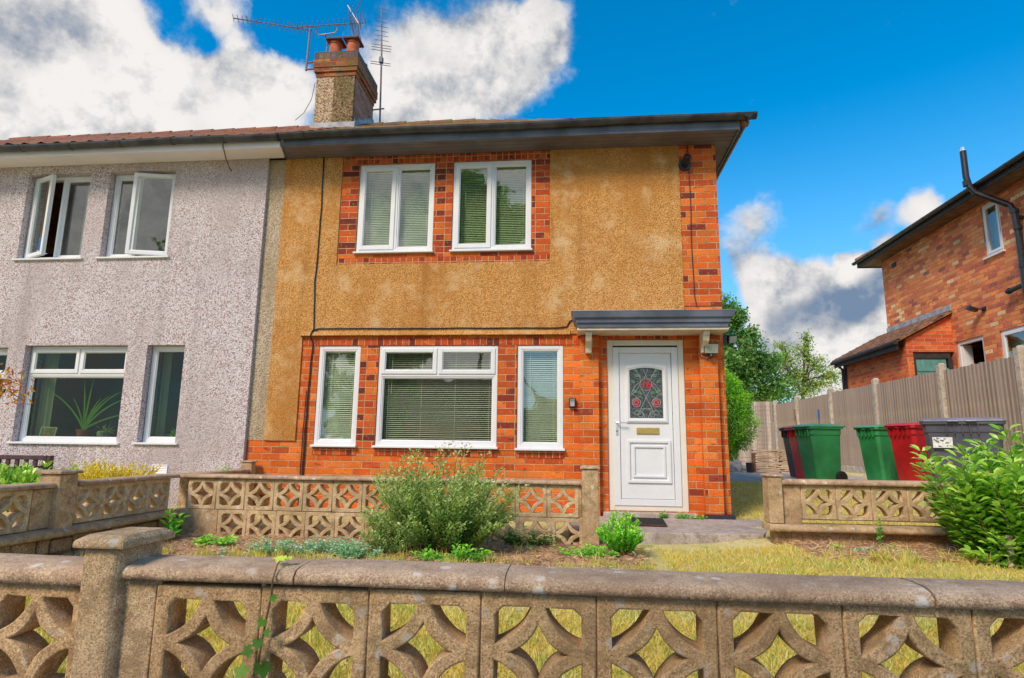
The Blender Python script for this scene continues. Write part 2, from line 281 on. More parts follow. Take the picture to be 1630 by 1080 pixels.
M['lf_tree']=leaf_mat('tree leaf',[(0,(0.072,0.192,0.048)),(.5,(0.192,0.408,0.108)),(.88,(0.384,0.648,0.168)),(1,(0.576,0.24,0.168))],.45,.4)
M['lf_tree2']=leaf_mat('thin tree leaf',[(0,(0.156,0.26,0.052)),(.5,(0.338,0.52,0.104)),(.8,(0.624,0.676,0.156)),(1,(0.78,0.312,0.13))],.5,.4)
M['lf_hedge']=leaf_mat('bright conifer hedge foliage',[(0,(.02,.12,.01)),(.5,(.12,.42,.02)),(1,(.42,.80,.04))],.55,.3)
M['lf_maple']=leaf_mat('orange maple leaf',[(0,(.55,.12,.02)),(.5,(.80,.30,.04)),(1,(.75,.50,.06))],.5)
M['lf_grass']=leaf_mat('dry short grass',[(0,(.80,.55,.14)),(.35,(.94,.76,.28)),(.62,(.74,.64,.15)),(.85,(.42,.50,.10)),(1,(.95,.85,.46))],.7,.4)
M['lf_litter']=leaf_mat('dead stalks',[(0,(0.37,0.168,0.084)),(.5,(0.672,0.403,0.218)),(1,(0.924,0.672,0.42))],.8,.1)
# ground
m,g,b=mat('lawn soil and grass'); co=g.n('ShaderNodeTexCoord',out=3)
a=g.noise(co,2.3,6,.6); c=g.mix(g.ss(a,.35,.65),(.66,.56,.20),(.86,.72,.34)); c=g.mix(g.ss(g.noise(co,60,4,.7),.4,.7,0,.5),c,(.26,.22,.05))
c=g.mix(g.ss(g.noise(co,6,4),.55,.7,0,.6),c,(.20,.24,.04)); setb(g,b,Base_Color=c,Roughness=.95,Normal=g.bump(g.noise(co,70,5),1.,.02)); M['ground']=m
m,g,b=mat('crumbly brown soil'); co=g.n('ShaderNodeTexCoord',out=3)
a=g.noise(co,14,8,.7); c=g.mix(g.ss(a,.3,.7),(.22,.10,.05),(.84,.50,.28)); c=g.mix(g.ss(g.vor(co,60),.05,.35,.5,0),c,(.72,.48,.3))
setb(g,b,Base_Color=c,Roughness=.95,Normal=g.bump(g.m('ADD',a,g.noise(co,90,5)),1.,.02)); M['soil']=m
# closeboard fence
m,g,b=mat('weathered fence boards'); uv=g.n('ShaderNodeTexCoord',out=2); s=g.sep(uv); co=uv
bd=g.m('FLOOR',g.m('DIVIDE',s[0],.1)); rn=g.n('ShaderNodeTexWhiteNoise',{'W':bd},{'noise_dimensions':'1D'},0)
c=g.mix(rn,(.34,.27,.23),(.72,.61,.53)); gr=g.noise(g.vm('MULTIPLY',uv,(45.,2.,1.)),1.,5,.65); c=g.mix(g.ss(gr,.35,.7,0,.6),c,(.30,.23,.17))
c=g.mix(g.ss(g.noise(uv,3.,4),.5,.7,0,.35),c,(.44,.40,.26)); setb(g,b,Base_Color=c,Roughness=.9,Normal=g.bump(gr,.5,.005)); M['fence']=m

# ================================================================ mesh helpers
def props(o,label=None,cat=None,group=None,kind=None):
    if label: o['label']=label
    if cat: o['category']=cat
    if group: o['group']=group
    if kind: o['kind']=kind
    return o
def root(name,loc,label,cat,group=None,rz=0):
    o=bpy.data.objects.new(name,None); COL.objects.link(o); o.location=loc; o.rotation_euler=(0,0,rz); o.empty_display_size=.1
    return props(o,label,cat,group)
def base_of(o):
    v=Vector((0,0,0))
    while o is not None: v+=o.location; o=o.parent
    return v
def boxuv(me):
    uv=me.uv_layers.new(name='UVMap') if not me.uv_layers else me.uv_layers[0]
    n=len(me.loops); 
    if not n: return
    co=np.empty(len(me.vertices)*3); me.vertices.foreach_get('co',co); co=co.reshape(-1,3)
    li=np.empty(n,int); me.loops.foreach_get('vertex_index',li)
    nm=np.empty(len(me.polygons)*3); me.polygons.foreach_get('normal',nm); nm=np.abs(nm.reshape(-1,3))
    lt=np.empty(len(me.polygons),int); me.polygons.foreach_get('loop_total',lt)
    pn=np.repeat(nm,lt,axis=0); ax=pn.argmax(1); P=co[li]
    u=np.where(ax==0,P[:,1],P[:,0]); v=np.where(ax==2,P[:,1],P[:,2])
    uv.data.foreach_set('uv',np.stack([u,v],1).ravel())
def fin(name,bm,m,parent=None,label=None,cat=None,group=None,kind=None,bevel=0,smooth=False,loc=None,local=False,uv=True,seg=2):
    """bmesh (in world coordinates) -> ONE linked mesh object"""
    me=bpy.data.meshes.new(name)
    if isinstance(bm,bmesh.types.BMesh): bm.normal_update(); bm.to_mesh(me); bm.free()
    else: me=bm; me.name=name
    if uv: boxuv(me)
    me.materials.append(m); o=bpy.data.objects.new(name,me); COL.objects.link(o)
    if parent is not None:
        o.parent=parent
        if not local: me.transform(Matrix.Translation(-base_of(parent)))
    elif kind!='structure' and not local:
        if loc is None:
            co=np.empty(len(me.vertices)*3); me.vertices.foreach_get('co',co); co=co.reshape(-1,3)
            mn,mx=co.min(0),co.max(0); loc=((mn[0]+mx[0])/2,(mn[1]+mx[1])/2,mn[2])
        me.transform(Matrix.Translation(-Vector(loc))); o.location=loc
    if smooth:
        me.polygons.foreach_set('use_smooth',[True]*len(me.polygons))
    if bevel:
        md=o.modifiers.new('bevel','BEVEL'); md.width=bevel; md.segments=seg; md.limit_method='ANGLE'; md.angle_limit=R(40)
    return props(o,label,cat,group,kind)
def B(): return bmesh.new()
def box(bm,x0,x1,y0,y1,z0,z1,M4=None):
    vs=[bm.verts.new((x,y,z)) for x in (x0,x1) for y in (y0,y1) for z in (z0,z1)]
    for f in ((0,1,3,2),(4,6,7,5),(0,4,5,1),(2,3,7,6),(0,2,6,4),(1,5,7,3)): bm.faces.new([vs[i] for i in f])
    if M4 is not None:
        for v in vs: v.co=M4@v.co
    return vs
def prism(bm,pts,d,M4=None):
    """pts: planar loop of 3D points, d: extrusion vector"""
    a=[bm.verts.new(p) for p in pts]; b=[bm.verts.new(Vector(p)+Vector(d)) for p in pts]; n=len(pts)
    bm.faces.new(a[::-1]); bm.faces.new(b)
    for i in range(n): bm.faces.new((a[i],a[(i+1)%n],b[(i+1)%n],b[i]))
    if M4 is not None:
        for v in a+b: v.co=M4@v.co
def tube(bm,pts,r,n=8,cap=True):
    pts=[Vector(p) for p in pts]; rs=r if hasattr(r,'__len__') else [r]*len(pts); rings=[]; ref=None
    for i,p in enumerate(pts):
        d=(pts[min(i+1,len(pts)-1)]-pts[max(i-1,0)]).normalized()
        if ref is None: ref=Vector((0,0,1)) if abs(d.z)<.9 else Vector((1,0,0))
        a=d.cross(ref).normalized(); b_=a.cross(d).normalized(); ref=b_
        rings.append([bm.verts.new(p+(a*math.cos(t*2*PI/n)+b_*math.sin(t*2*PI/n))*rs[i]) for t in range(n)])
    for A,C in zip(rings,rings[1:]):
        for t in range(n): bm.faces.new((A[t],A[(t+1)%n],C[(t+1)%n],C[t]))
    if cap: bm.faces.new(rings[0][::-1]); bm.faces.new(rings[-1])
def lathe(bm,prof,c,n=20):
    rings=[[bm.verts.new((c[0]+r*math.cos(t*2*PI/n),c[1]+r*math.sin(t*2*PI/n),c[2]+z)) for t in range(n)] for r,z in prof]
    for A,C in zip(rings,rings[1:]):
        for t in range(n): bm.faces.new((A[t],A[(t+1)%n],C[(t+1)%n],C[t]))
    bm.faces.new(rings[0][::-1]); bm.faces.new(rings[-1])
def sweep_x(bm,prof,x0,x1,n=1,jit=0.):
    """closed (y,z) profile extruded along x, with a little unevenness"""
    rings=[]
    for i in range(n+1):
        x=x0+(x1-x0)*i/n; dy,dz=(mnoise.noise((x*1.7,1,2))*jit,mnoise.noise((x*1.3,5,2))*jit)
        rings.append([bm.verts.new((x,y+dy+jit*.5*mnoise.noise((x*9,k,0)),z+dz+jit*.5*mnoise.noise((x*9,k,4)))) for k,(y,z) in enumerate(prof)])
    m_=len(prof)
    for A,C in zip(rings,rings[1:]):
        for t in range(m_): bm.faces.new((A[t],A[(t+1)%m_],C[(t+1)%m_],C[t]))
    for R_,rev in ((rings[0],True),(rings[-1],False)):
        q=[bm.verts.new(v.co) for v in R_]; bm.faces.new(q[::-1] if rev else q)
def wallbox(bm,x0,x1,z0,z1,y0,y1,holes=()):
    """wall slab between y0 (front) and y1 with rectangular holes, reveals included"""
    xs=sorted({x0,x1,*[h[0] for h in holes if x0<h[0]<x1],*[h[1] for h in holes if x0<h[1]<x1]})
    zs=sorted({z0,z1,*[h[2] for h in holes if z0<h[2]<z1],*[h[3] for h in holes if z0<h[3]<z1]})
    V={}
    def v(x,y,z):
        k=(round(x,5),round(y,5),round(z,5))
        if k not in V: V[k]=bm.verts.new(k)
        return V[k]
    def solid(i,j):
        if i<0 or j<0 or i>=len(xs)-1 or j>=len(zs)-1: return False
        cx,cz=(xs[i]+xs[i+1])/2,(zs[j]+zs[j+1])/2
        return not any(h[0]<cx<h[1] and h[2]<cz<h[3] for h in holes)
    for i in range(len(xs)-1):
        for j in range(len(zs)-1):
            if not solid(i,j): continue
            a,b_,c,d=xs[i],xs[i+1],zs[j],zs[j+1]
            bm.faces.new((v(a,y0,c),v(b_,y0,c),v(b_,y0,d),v(a,y0,d)))
            bm.faces.new((v(a,y1,c),v(a,y1,d),v(b_,y1,d),v(b_,y1,c)))
            if not solid(i-1,j): bm.faces.new((v(a,y0,c),v(a,y0,d),v(a,y1,d),v(a,y1,c)))
            if not solid(i+1,j): bm.faces.new((v(b_,y0,c),v(b_,y1,c),v(b_,y1,d),v(b_,y0,d)))
            if not solid(i,j-1): bm.faces.new((v(a,y0,c),v(a,y1,c),v(b_,y1,c),v(b_,y0,c)))
            if not solid(i,j+1): bm.faces.new((v(a,y0,d),v(b_,y0,d),v(b_,y1,d),v(a,y1,d)))
def frame_ring(bm,x0,x1,z0,z1,y0,y1,t,M4=None):
    box(bm,x0,x0+t,y0,y1,z0,z1,M4); box(bm,x1-t,x1,y0,y1,z0,z1,M4)
    box(bm,x0+t,x1-t,y0,y1,z0,z0+t,M4); box(bm,x0+t,x1-t,y0,y1,z1-t,z1,M4)
# ---------------------------------------------------------------- foliage
def leaf_mesh(name,P,D,N,L,W,m,parent=None,fold=.25,shade=None,**k):
    """one small folded leaf per row: base P, tip direction D, face normal N, length L, width W"""
    n=len(P); D=D/np.linalg.norm(D,axis=1)[:,None]; S=np.cross(D,N); S/=np.linalg.norm(S,axis=1)[:,None]+1e-9; U=np.cross(S,D)
    L=np.broadcast_to(L,(n,))[:,None]; W=np.broadcast_to(W,(n,))[:,None]
    b0=P; md=P+D*L*.5; tip=P+D*L-U*L*.12
    l1=P+D*L*.42+S*W*.5+U*W*fold; r1=P+D*L*.42-S*W*.5+U*W*fold
    l2=P+D*L*.75+S*W*.34+U*W*fold*.5; r2_=P+D*L*.75-S*W*.34+U*W*fold*.5
    V=np.stack([b0,l1,l2,tip,r2_,r1,md],1).reshape(-1,3)
    F=np.array([[0,6,1,0],[1,6,2,1],[2,6,3,2],[3,6,4,3],[4,6,5,4],[5,6,0,5]])[:,:3]
    F=(F[None]+7*np.arange(n)[:,None,None]).reshape(-1,3)
    return tri_mesh(name,V,F,np.repeat(RNG.random(n) if shade is None else shade,7),m,parent,**k)
def quad_leaves(name,P,D,N,L,W,m,parent=None,shade=None,**k):
    n=len(P); D=D/np.linalg.norm(D,axis=1)[:,None]; S=np.cross(D,N); S/=np.linalg.norm(S,axis=1)[:,None]+1e-9
    L=np.broadcast_to(L,(n,))[:,None]; W=np.broadcast_to(W,(n,))[:,None]
    V=np.stack([P,P+D*L*.5+S*W*.5,P+D*L,P+D*L*.5-S*W*.5],1).reshape(-1,3)
    F=np.array([[0,1,2],[0,2,3]]); F=(F[None]+4*np.arange(n)[:,None,None]).reshape(-1,3)
    return tri_mesh(name,V,F,np.repeat(RNG.random(n) if shade is None else shade,4),m,parent,**k)
def tri_mesh(name,V,F,rnd,m,parent=None,**k):
    me=bpy.data.meshes.new(name); nv,nf=len(V),len(F)
    me.vertices.add(nv); me.vertices.foreach_set('co',np.asarray(V,np.float32).ravel())
    me.loops.add(nf*3); me.loops.foreach_set('vertex_index',F.ravel().astype(np.int32))
    me.polygons.add(nf); me.polygons.foreach_set('loop_start',(np.arange(nf)*3).astype(np.int32)); me.polygons.foreach_set('loop_total',np.full(nf,3,np.int32))
    me.update(calc_edges=True); at=me.attributes.new('rnd','FLOAT','POINT'); at.data.foreach_set('value',np.asarray(rnd,np.float32))
    return fin(name,me,m,parent,uv=False,smooth=True,**k)
def unit(n,zb=0.):
    v=RNG.normal(size=(n,3)); v[:,2]+=zb; return v/np.linalg.norm(v,axis=1)[:,None]
def stem_shrub(name,base,label,cat,m,stems,height,spread,leafn,L,W,tilt=.5,twig='twig',r=.006,fold=.25,group=None,up=.35,zb=.6,whorl=False,hvar=.35,bare=.2,dirbias=(0,0),shape=1.,basew=.22):
    """shrub of curved stems carrying leaves all along them"""
    rt_=root(name,base,label,cat,group); bm=B(); Ps=[];Ds=[];Ns=[];Sh=[]
    bx,by,bz=base
    for i in range(stems):
        a=random.random()*2*PI; rr=random.random()**.5; h=height*(1-hvar*random.random())*(1-.45*rr**2*shape)
        ex=math.cos(a)*rr*spread[0]+dirbias[0]*h; ey=math.sin(a)*rr*spread[1]+dirbias[1]*h; b0=Vector((bx+ex*basew,by+ey*basew,bz-.02)); pts=[]
        for t in range(7):
            s=t/6; pts.append(b0+Vector((ex*(1-basew)*s**.8+.02*random.uniform(-1,1)*s,ey*(1-basew)*s**.8+.02*random.uniform(-1,1)*s,h*s**(1.15-.3*rr))))
        tube(bm,pts,[r*(1-.75*q/6) for q in range(7)],4,False)
        for j in range(leafn):
            s=bare+(1-bare)*(j+random.random())/leafn; k=min(5,int(s*6)); f=s*6-k; p=pts[k].lerp(pts[k+1],min(1,f)); ax=(pts[k+1]-pts[k]).normalized()
            reps=4 if whorl else 1
            for q in range(reps):
                ang=(j*2.4+q*PI/2+random.random()*.7); o=Vector((math.cos(ang),math.sin(ang),0)); d=(o*(1-up)+ax*up*1.3+Vector((0,0,random.uniform(-.15,.3)))).normalized()
                Ps.append(p+o*L*tilt*random.uniform(0,.5)); Ds.append(d); Ns.append(Vector((random.gauss(0,.4),random.gauss(0,.4)-.25,zb+random.random())).normalized()); Sh.append(min(1,max(0,.10+.62*s**1.6*random.uniform(.5,1.4)+random.gauss(0,.15))))  # leaf tone darker towards the stem base, painting in the shrub's inner shade
    fin('stem',bm,M[twig],rt_)
    n=len(Ps); f=np.array
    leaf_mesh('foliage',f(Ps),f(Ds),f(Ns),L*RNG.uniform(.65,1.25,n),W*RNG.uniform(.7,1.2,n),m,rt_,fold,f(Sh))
    return rt_
def grow(bm,p,d,l,r,depth,tips,spreadang=.6,shrink=.74,upb=.15,seg=4):
    pts=[p.copy()]; q=p.copy(); dd=d.copy()
    for i in range(seg):
        dd=(dd+Vector((random.gauss(0,.11),random.gauss(0,.11),random.gauss(0,.06)+upb*.25))).normalized(); q=q+dd*l/seg; pts.append(q.copy())
        if depth<=2: tips.append((q.copy(),dd.copy(),depth))
    tube(bm,pts,[r*(1-.35*i/seg) for i in range(seg+1)],7 if depth>2 else 4,False)
    if depth==0: return
    for i in range(random.choice((2,3,3)) if depth>1 else 3):
        a=random.random()*2*PI; s=dd.orthogonal().normalized(); s=Matrix.Rotation(a,3,dd)@s
        nd=(dd*math.cos(spreadang)+s*math.sin(spreadang)*random.uniform(.7,1.3)+Vector((0,0,upb))).normalized()
        k=random.randint(2,seg); grow(bm,pts[k],nd,l*shrink*random.uniform(.8,1.15),r*.58,depth-1,tips,spreadang,shrink,upb,seg)
def tree(base,label,h,m,leaves,L,depth=4,ang=.6,r=.12,clump=.35,leanx=0.,group=None,name='broadleaf_tree',cat='tree'):
    rt_=root(name,base,label,cat,group); bm=B(); tips=[]
    grow(bm,Vector(base)-Vector((0,0,.1)),Vector((leanx,0,1)).normalized(),h*.36,r,depth,tips,ang)
    fin('trunk',bm,M['bark'],rt_,smooth=True)
    T=np.array([t[0] for t in tips]); idx=RNG.integers(0,len(T),leaves)
    P=T[idx]+RNG.normal(size=(leaves,3))*clump*np.array([1,1,.7]); D=unit(leaves,-.25)
    sh=np.clip(.45+.25*RNG.normal(size=leaves)+.25*np.sin(T[idx][:,0]*3+T[idx][:,2]*2.3),0,1)
    quad_leaves('crown',P,D,unit(leaves,.5),L*RNG.uniform(.6,1.3,leaves),L*.62*RNG.uniform(.7,1.2,leaves),m,rt_,sh)
    return rt_

# ================================================================ ground
def sstep(a,b,x): t=min(1,max(0,(x-a)/(b-a))); return t*t*(3-2*t)
def gz(x,y):
    z=-.125+.115*sstep(-1.6,-.6,y)+.20*sstep(.2,4.5,y)
    z+=.09*sstep(.9,2.2,x)*(1-sstep(-1.3,-.4,y))*sstep(-5,-2.4,y)
    z+=.10*(1-sstep(-4.6,-4.1,x))*(1-sstep(-1.4,-.4,y))
    if x>6.56: z=z+(.95-z)*sstep(6.56,7.0,x)*sstep(-4,-1,y)
    if y<-5.72: z=z+(-.55-z)*sstep(-5.72,-5.80,y) if y>-5.80 else -.55
    return z
bm=B()
xs=[-500,-120,-40,-20,-12,-9]+[-8+.4*i for i in range(0,46)]+[11,13,16,22,40,120,500]
ys=[-500,-120,-40,-22,-14,-9.4,-7,-6.2,-5.9,-5.82,-5.80,-5.72,-5.6]+[-5.3+.3*i for i in range(0,22)]+[1.8,2.5,3.2,4,4.8,6,8,10,13,17,25,60,150,500]
G_=[[bm.verts.new((x,y,gz(x,y) )) for x in xs] for y in ys]
for j in range(len(ys)-1):
    for i in range(len(xs)-1): bm.faces.new((G_[j][i],G_[j][i+1],G_[j+1][i+1],G_[j+1][i]))
fin('ground',bm,M['ground'],kind='structure',smooth=True)
bm=B(); box(bm,-60,60,-8.3,-5.86,-.62,-.53); fin('pavement',bm,M['slab_dark'],kind='structure')
bm=B(); box(bm,-60,60,-15,-8.32,-.70,-.54); fin('road',bm,M['asphalt'],kind='structure')
bm=B()   # path slab running from the street side wall to the door, and step
sl=[(.26,-1.36),(1.0,-1.335),(1.78,-1.27),(2.0,-.75),(2.10,-.12),(2.10,-.01),(-.1,-.01),(-.05,-1.3)]
prism(bm,[(x,y,-.16) for x,y in sl],(0,0,.165)); fin('path',bm,M['slab'],kind='structure',bevel=.012)
bm=B()
pat=[(2.6,4.35),(4.0,4.25),(6.45,3.6),(6.45,13.1),(1.9,13.1),(2.0,8.0)]
prism(bm,[(x,y,.0) for x,y in pat],(0,0,.215)); fin('patio',bm,M['patio'],kind='structure',bevel=.01)
# soil beds
def soilpatch(name,x0,x1,y0,y1,seed):
    bm=B(); nx=int((x1-x0)/.035); ny=int((y1-y0)/.035); rows=[]
    for j in range(ny+1):
        rw=[]
        for i in range(nx+1):
            x=x0+(x1-x0)*i/nx; y=y0+(y1-y0)*j/ny; e=min(1.,(x-x0)/.35,(x1-x)/.35,(y-y0)/.35)
            e+=.5*mnoise.noise((x*2.2,y*2.2,seed)); z=gz(x,y)+.055*min(1,max(-1,e))-.03+.026*mnoise.noise((x*9,y*9,seed))+.034*mnoise.noise((x*21,y*21,seed))
            rw.append(bm.verts.new((x,y,z)))
        rows.append(rw)
    for j in range(ny):
        for i in range(nx): bm.faces.new((rows[j][i],rows[j][i+1],rows[j+1][i+1],rows[j+1][i]))
    fin(name,bm,M['soil'],kind='structure',smooth=True)
soilpatch('flower_bed',-4.1,.75,-2.95,-1.42,1.)
soilpatch('soil_bed',1.75,5.6,-2.5,-1.42,2.)
# short dry lawn, real blades
def blades(n,x0,x1,y0,y1,h,keep=None):
    x=RNG.uniform(x0,x1,n); y=y0+(y1-y0)*RNG.random(n)
    ok=np.array([keep(a,b) if keep else True for a,b in zip(x,y)]); x,y=x[ok],y[ok]
    cl=np.array([mnoise.noise((a*5,b*5,0)) for a,b in zip(x,y)]); z=np.array([gz(a,b) for a,b in zip(x,y)])-.004
    return x,y,z,cl
X=[];
def offpath(a,b): return not(-.02<a<2.15 and b>-1.40)
for args in ((105000,-3.8,4.2,-5.55,-3.9,0,None),(60000,-3.8,5.2,-3.9,-1.6,0,lambda a,b: offpath(a,b) and (b<-2.62+.22*mnoise.noise((a*3,b*3,5)) or (.75<a<1.9) ) or (b<-2.25 and a>1.6) and random.random()<.8),
             (26000,1.85,4.4,-1.35,4.3,0,lambda a,b: a>2.12 or b>.0),(5000,-4.1,5.2,-2.7,-1.55,0,lambda a,b: offpath(a,b) and random.random()<.5)):
    n,a0,a1,b0,b1,_,kp=args; X.append(blades(n,a0,a1,b0,b1,0,kp))
x,y,z,cl=[np.concatenate([q[i] for q in X]) for i in range(4)]; n=len(x)
h=(.022+.026*RNG.random(n))*(1+.6*cl); P=np.stack([x,y,z],1); D=np.stack([RNG.normal(0,.75,n),RNG.normal(0,.75,n),np.ones(n)],1)
quad_leaves('lawn_grass',P,D,unit(n),h*1.3,.007,M['lf_grass'],None,np.clip(.42+.6*cl+RNG.normal(0,.33,n),0,1),kind='stuff',label='short dry yellow green lawn grass behind the front screen wall',cat='grass',loc=(0,-3,0))
tx=[];random.seed(77)
for _ in range(150):
    a=random.uniform(-3.8,4.6); b_=-2.62+random.gauss(0,.16) if a<1.8 else -2.3+random.gauss(0,.16)
    if random.random()<.3: b_=random.uniform(-5.3,-1.75)
    if not offpath(a,b_): continue
    for _k in range(34): tx.append((a+random.gauss(0,.025),b_+random.gauss(0,.025),gz(a,b_)))
P=np.array(tx); n=len(P); D=np.stack([RNG.normal(0,.45,n),RNG.normal(0,.45,n),np.ones(n)],1)
quad_leaves('grass_tufts',P,D,unit(n),RNG.uniform(.05,.13,n),.006,M['lf_grass'],None,np.clip(RNG.normal(.62,.22,n),0,1),kind='stuff',label='longer grass tufts along the ragged edge of the soil bed',cat='grass',loc=(0,-2.6,0))
def litter(n,x0,x1,y0,y1):
    x=RNG.uniform(x0,x1,n); y=RNG.uniform(y0,y1,n); z=np.array([gz(a,b) for a,b in zip(x,y)])+.02+.02*RNG.random(n)
    return np.stack([x,y,z],1)
P=np.concatenate([litter(5200,-4.0,.6,-2.9,-1.6),litter(2800,1.9,4.6,-2.45,-1.6)]); P=P[[offpath(a,b) for a,b,_ in P]]; n=len(P)
D=unit(n); D[:,2]=np.abs(D[:,2])*.22
quad_leaves('dead_stalks',P,D,unit(n,1),RNG.uniform(.03,.11,n),.006,M['lf_litter'],None,kind='stuff',label='dead stalks and dry litter lying on the brown soil bed',cat='litter',loc=(0,-2,0))

# ================================================================ screen block walls
def block_profile(s=.3):
    """five holes of the classic pierced block, as 2D loops centred on the block"""
    H=s/2; e=H-.033; loops=[]
    q2=lambda a,b_,c,n: [((1-t)**2*a[0]+2*t*(1-t)*b_[0]+t*t*c[0],(1-t)**2*a[1]+2*t*(1-t)*b_[1]+t*t*c[1]) for t in [i/n for i in range(n+1)]]
    for sx,sy in ((1,1),(1,-1),(-1,1),(-1,-1)):
        lp=q2((.011,e),(.037,.037),(e,.012),10)+[(e,e-.024),(e-.024,e)]
        loops.append([(sx*px,sy*py) for px,py in lp])
    a=.090; b_=.086; c=[]
    for p0,pc,p1 in (((a,0),(.020,.020),(0,b_)),((0,b_),(-.020,.020),(-a,0)),((-a,0),(-.020,-.020),(0,-b_)),((0,-b_),(.020,-.020),(a,0))): c+=q2(p0,pc,p1,7)[:-1]
    loops.append(c); return loops
def block_mesh(depth=.09,s=.3):
    cu=bpy.data.curves.new('blk','CURVE'); cu.dimensions='2D'; cu.fill_mode='BOTH'; bev=.005; cu.extrude=depth/2-bev; cu.bevel_depth=bev; cu.bevel_resolution=1
    H=s/2-.002-bev
    for lp in [[(-H,-H),(H,-H),(H,H),(-H,H)]]+block_profile(s):
        sp=cu.splines.new('POLY'); sp.points.add(len(lp)-1); sp.use_cyclic_u=True
        for p_,q in zip(sp.points,lp): p_.co=(q[0],q[1],0,1)
    o=bpy.data.objects.new('blk',cu); COL.objects.link(o); dg=bpy.context.evaluated_depsgraph_get(); dg.update()
    me=bpy.data.meshes.new_from_object(o.evaluated_get(dg)); bpy.data.objects.remove(o); me.transform(Matrix.Rotation(PI/2,4,'X')); return me
BLK=block_mesh(); 
def add_block(bm,cx,cy,cz,rz=0.,s=1.,half=False):
    n0=len(bm.verts); bm.from_mesh(BLK); bm.verts.ensure_lookup_table()
    T=Matrix.Translation((cx,cy,cz))@Matrix.Rotation(rz,4,'Z')@Matrix.Scale(s,4)
    j=Matrix.Rotation(random.gauss(0,.004),4,'Y')
    for v in bm.verts[n0:]:
        v.co=T@(j@v.co); q=v.co; k=mnoise.noise_vector(q*22)*.0022; v.co=q+k
def joints(par,m,x0,nx,z0,nz,y,half=.036,p=.3,lat=False):
    bm=B()
    def bx_(a0,a1,c0,c1):
        if lat: box(bm,y-half,y+half,a0,a1,c0,c1)
        else: box(bm,a0,a1,y-half,y+half,c0,c1)
    for i in range(nx+1): bx_(x0+p*i-.006,x0+p*i+.006,z0,z0+.3*nz)
    for j in range(nz+1):
        for i in range(nx): bx_(x0+p*i+.0062,x0+p*(i+1)-.0062,z0+.3*j-.006,z0+.3*j+.006)
    fin('mortar_joint',bm,m,par)
def coping_x(bm,x0,x1,yf,yb,zb,zt,jit=.003,seg=.93):
    """lengths of rounded coping with hair joints between them"""
    x=x0; 
    while x<x1-.02:
        e=min(x1,x+seg); h=zt-zb; wv=yb-yf
        pr=[(yf,zb),(yf-.002,zb+h*.45),(yf+wv*.06,zb+h*.8),(yf+wv*.2,zt-.002),(yf+wv*.5,zt),(yf+wv*.8,zt-.002),(yf+wv*.94,zb+h*.8),(yb,zb+h*.45),(yb,zb)]
        sweep_x(bm,pr,x+.0009,e-.0009,max(2,int((e-x)/.06)),jit); x=e
def lean_top(bm,x0,x1,y0,y1,z,h,over=.03):
    """shallow pyramid cap"""
    b=[(x0-over,y0-over),(x1+over,y0-over),(x1+over,y1+over),(x0-over,y1+over)]; cx,cy=(x0+x1)/2,(y0+y1)/2
    lo=[bm.verts.new((a,c,z)) for a,c in b]; mi=[bm.verts.new((a,c,z+h*.6)) for a,c in b]; tp=[bm.verts.new((cx+(a-cx)*.75,cy+(c-cy)*.75,z+h)) for a,c in b]
    bm.faces.new(lo[::-1]); bm.faces.new(tp)
    for A,C in ((lo,mi),(mi,tp)):
        for i in range(4): bm.faces.new((A[i],A[(i+1)%4],C[(i+1)%4],C[i]))
# --- front wall by the pavement
fr=root('screen_wall',(0,-5.73,-.55),'long pierced concrete block wall with rounded coping across the foreground','garden wall')
Y0,Y1=-5.78,-5.69
bm=B(); k0=-.093
for c_ in range(-3,10):
    for r_ in range(3): add_block(bm,k0+.3*c_-.0,(Y0+Y1)/2,.275-.3*r_+.0045*c_)
for c_ in range(-10,-4):
    for r_ in range(3): add_block(bm,-1.497+.3*(c_+5),(Y0+Y1)/2,.252-.3*r_)
fin('screen_panel',bm,M['block'],fr); joints(fr,M['block'],k0-.3*3-.15+.002,13,-.472,3,(Y0+Y1)/2)
bm=B(); box(bm,-1.145,-1.147+.0,Y0+.004,Y1-.004,-.55,.41) if False else None
box(bm,-1.13,-1.146+.0,Y0,Y1,0,.1) if False else None
zt=.425
box(bm,-1.245,k0-.3*3-.153,Y0+.003,Y1-.003,-.55,zt-.005); fin('infill_block',bm,M['pillar'],fr,bevel=.004)
bm=B()
for a,b_ in ((-1.236,-.7475),(-.7435,-.1785),(-.178,.865),(.87,1.9),(1.902,3.2)): coping_x(bm,a,b_,-5.797,-5.60,.426,.468+random.uniform(-.002,.002),.0035,2.)
coping_x(bm,-3.4,-1.347,-5.797,-5.60,.402,.452,.0035,1.2); fin('coping',bm,M['coping'],fr,smooth=True)
bm=B(); rows=[]
px0,px1,py0,py1=-1.345,-1.238,-5.812,-5.63
for k in range(12):
    z_=-.55+(1.055)*k/11; rows.append([bm.verts.new((a+mnoise.noise((a*5,b_*5,z_*6))*.006,b_+mnoise.noise((a*5,b_*5,z_*6+9))*.006,z_)) for a,b_ in ((px0,py0),(px0+.05,py0-.003),(px1-.016,py0),(px1,py0+.016),(px1,py1),(px0,py1))])
for A,C in zip(rows,rows[1:]):
    for i in range(6): bm.faces.new((A[i],A[(i+1)%6],C[(i+1)%6],C[i]))
bm.faces.new(rows[-1]); fin('pillar',bm,M['pillar'],fr,bevel=.006)
bm=B(); lean_top(bm,px0-.01,px1+.01,py0-.01,py1+.01,.507,.033,.012); fin('pillar_cap',bm,M['pillar'],fr,bevel=.006)
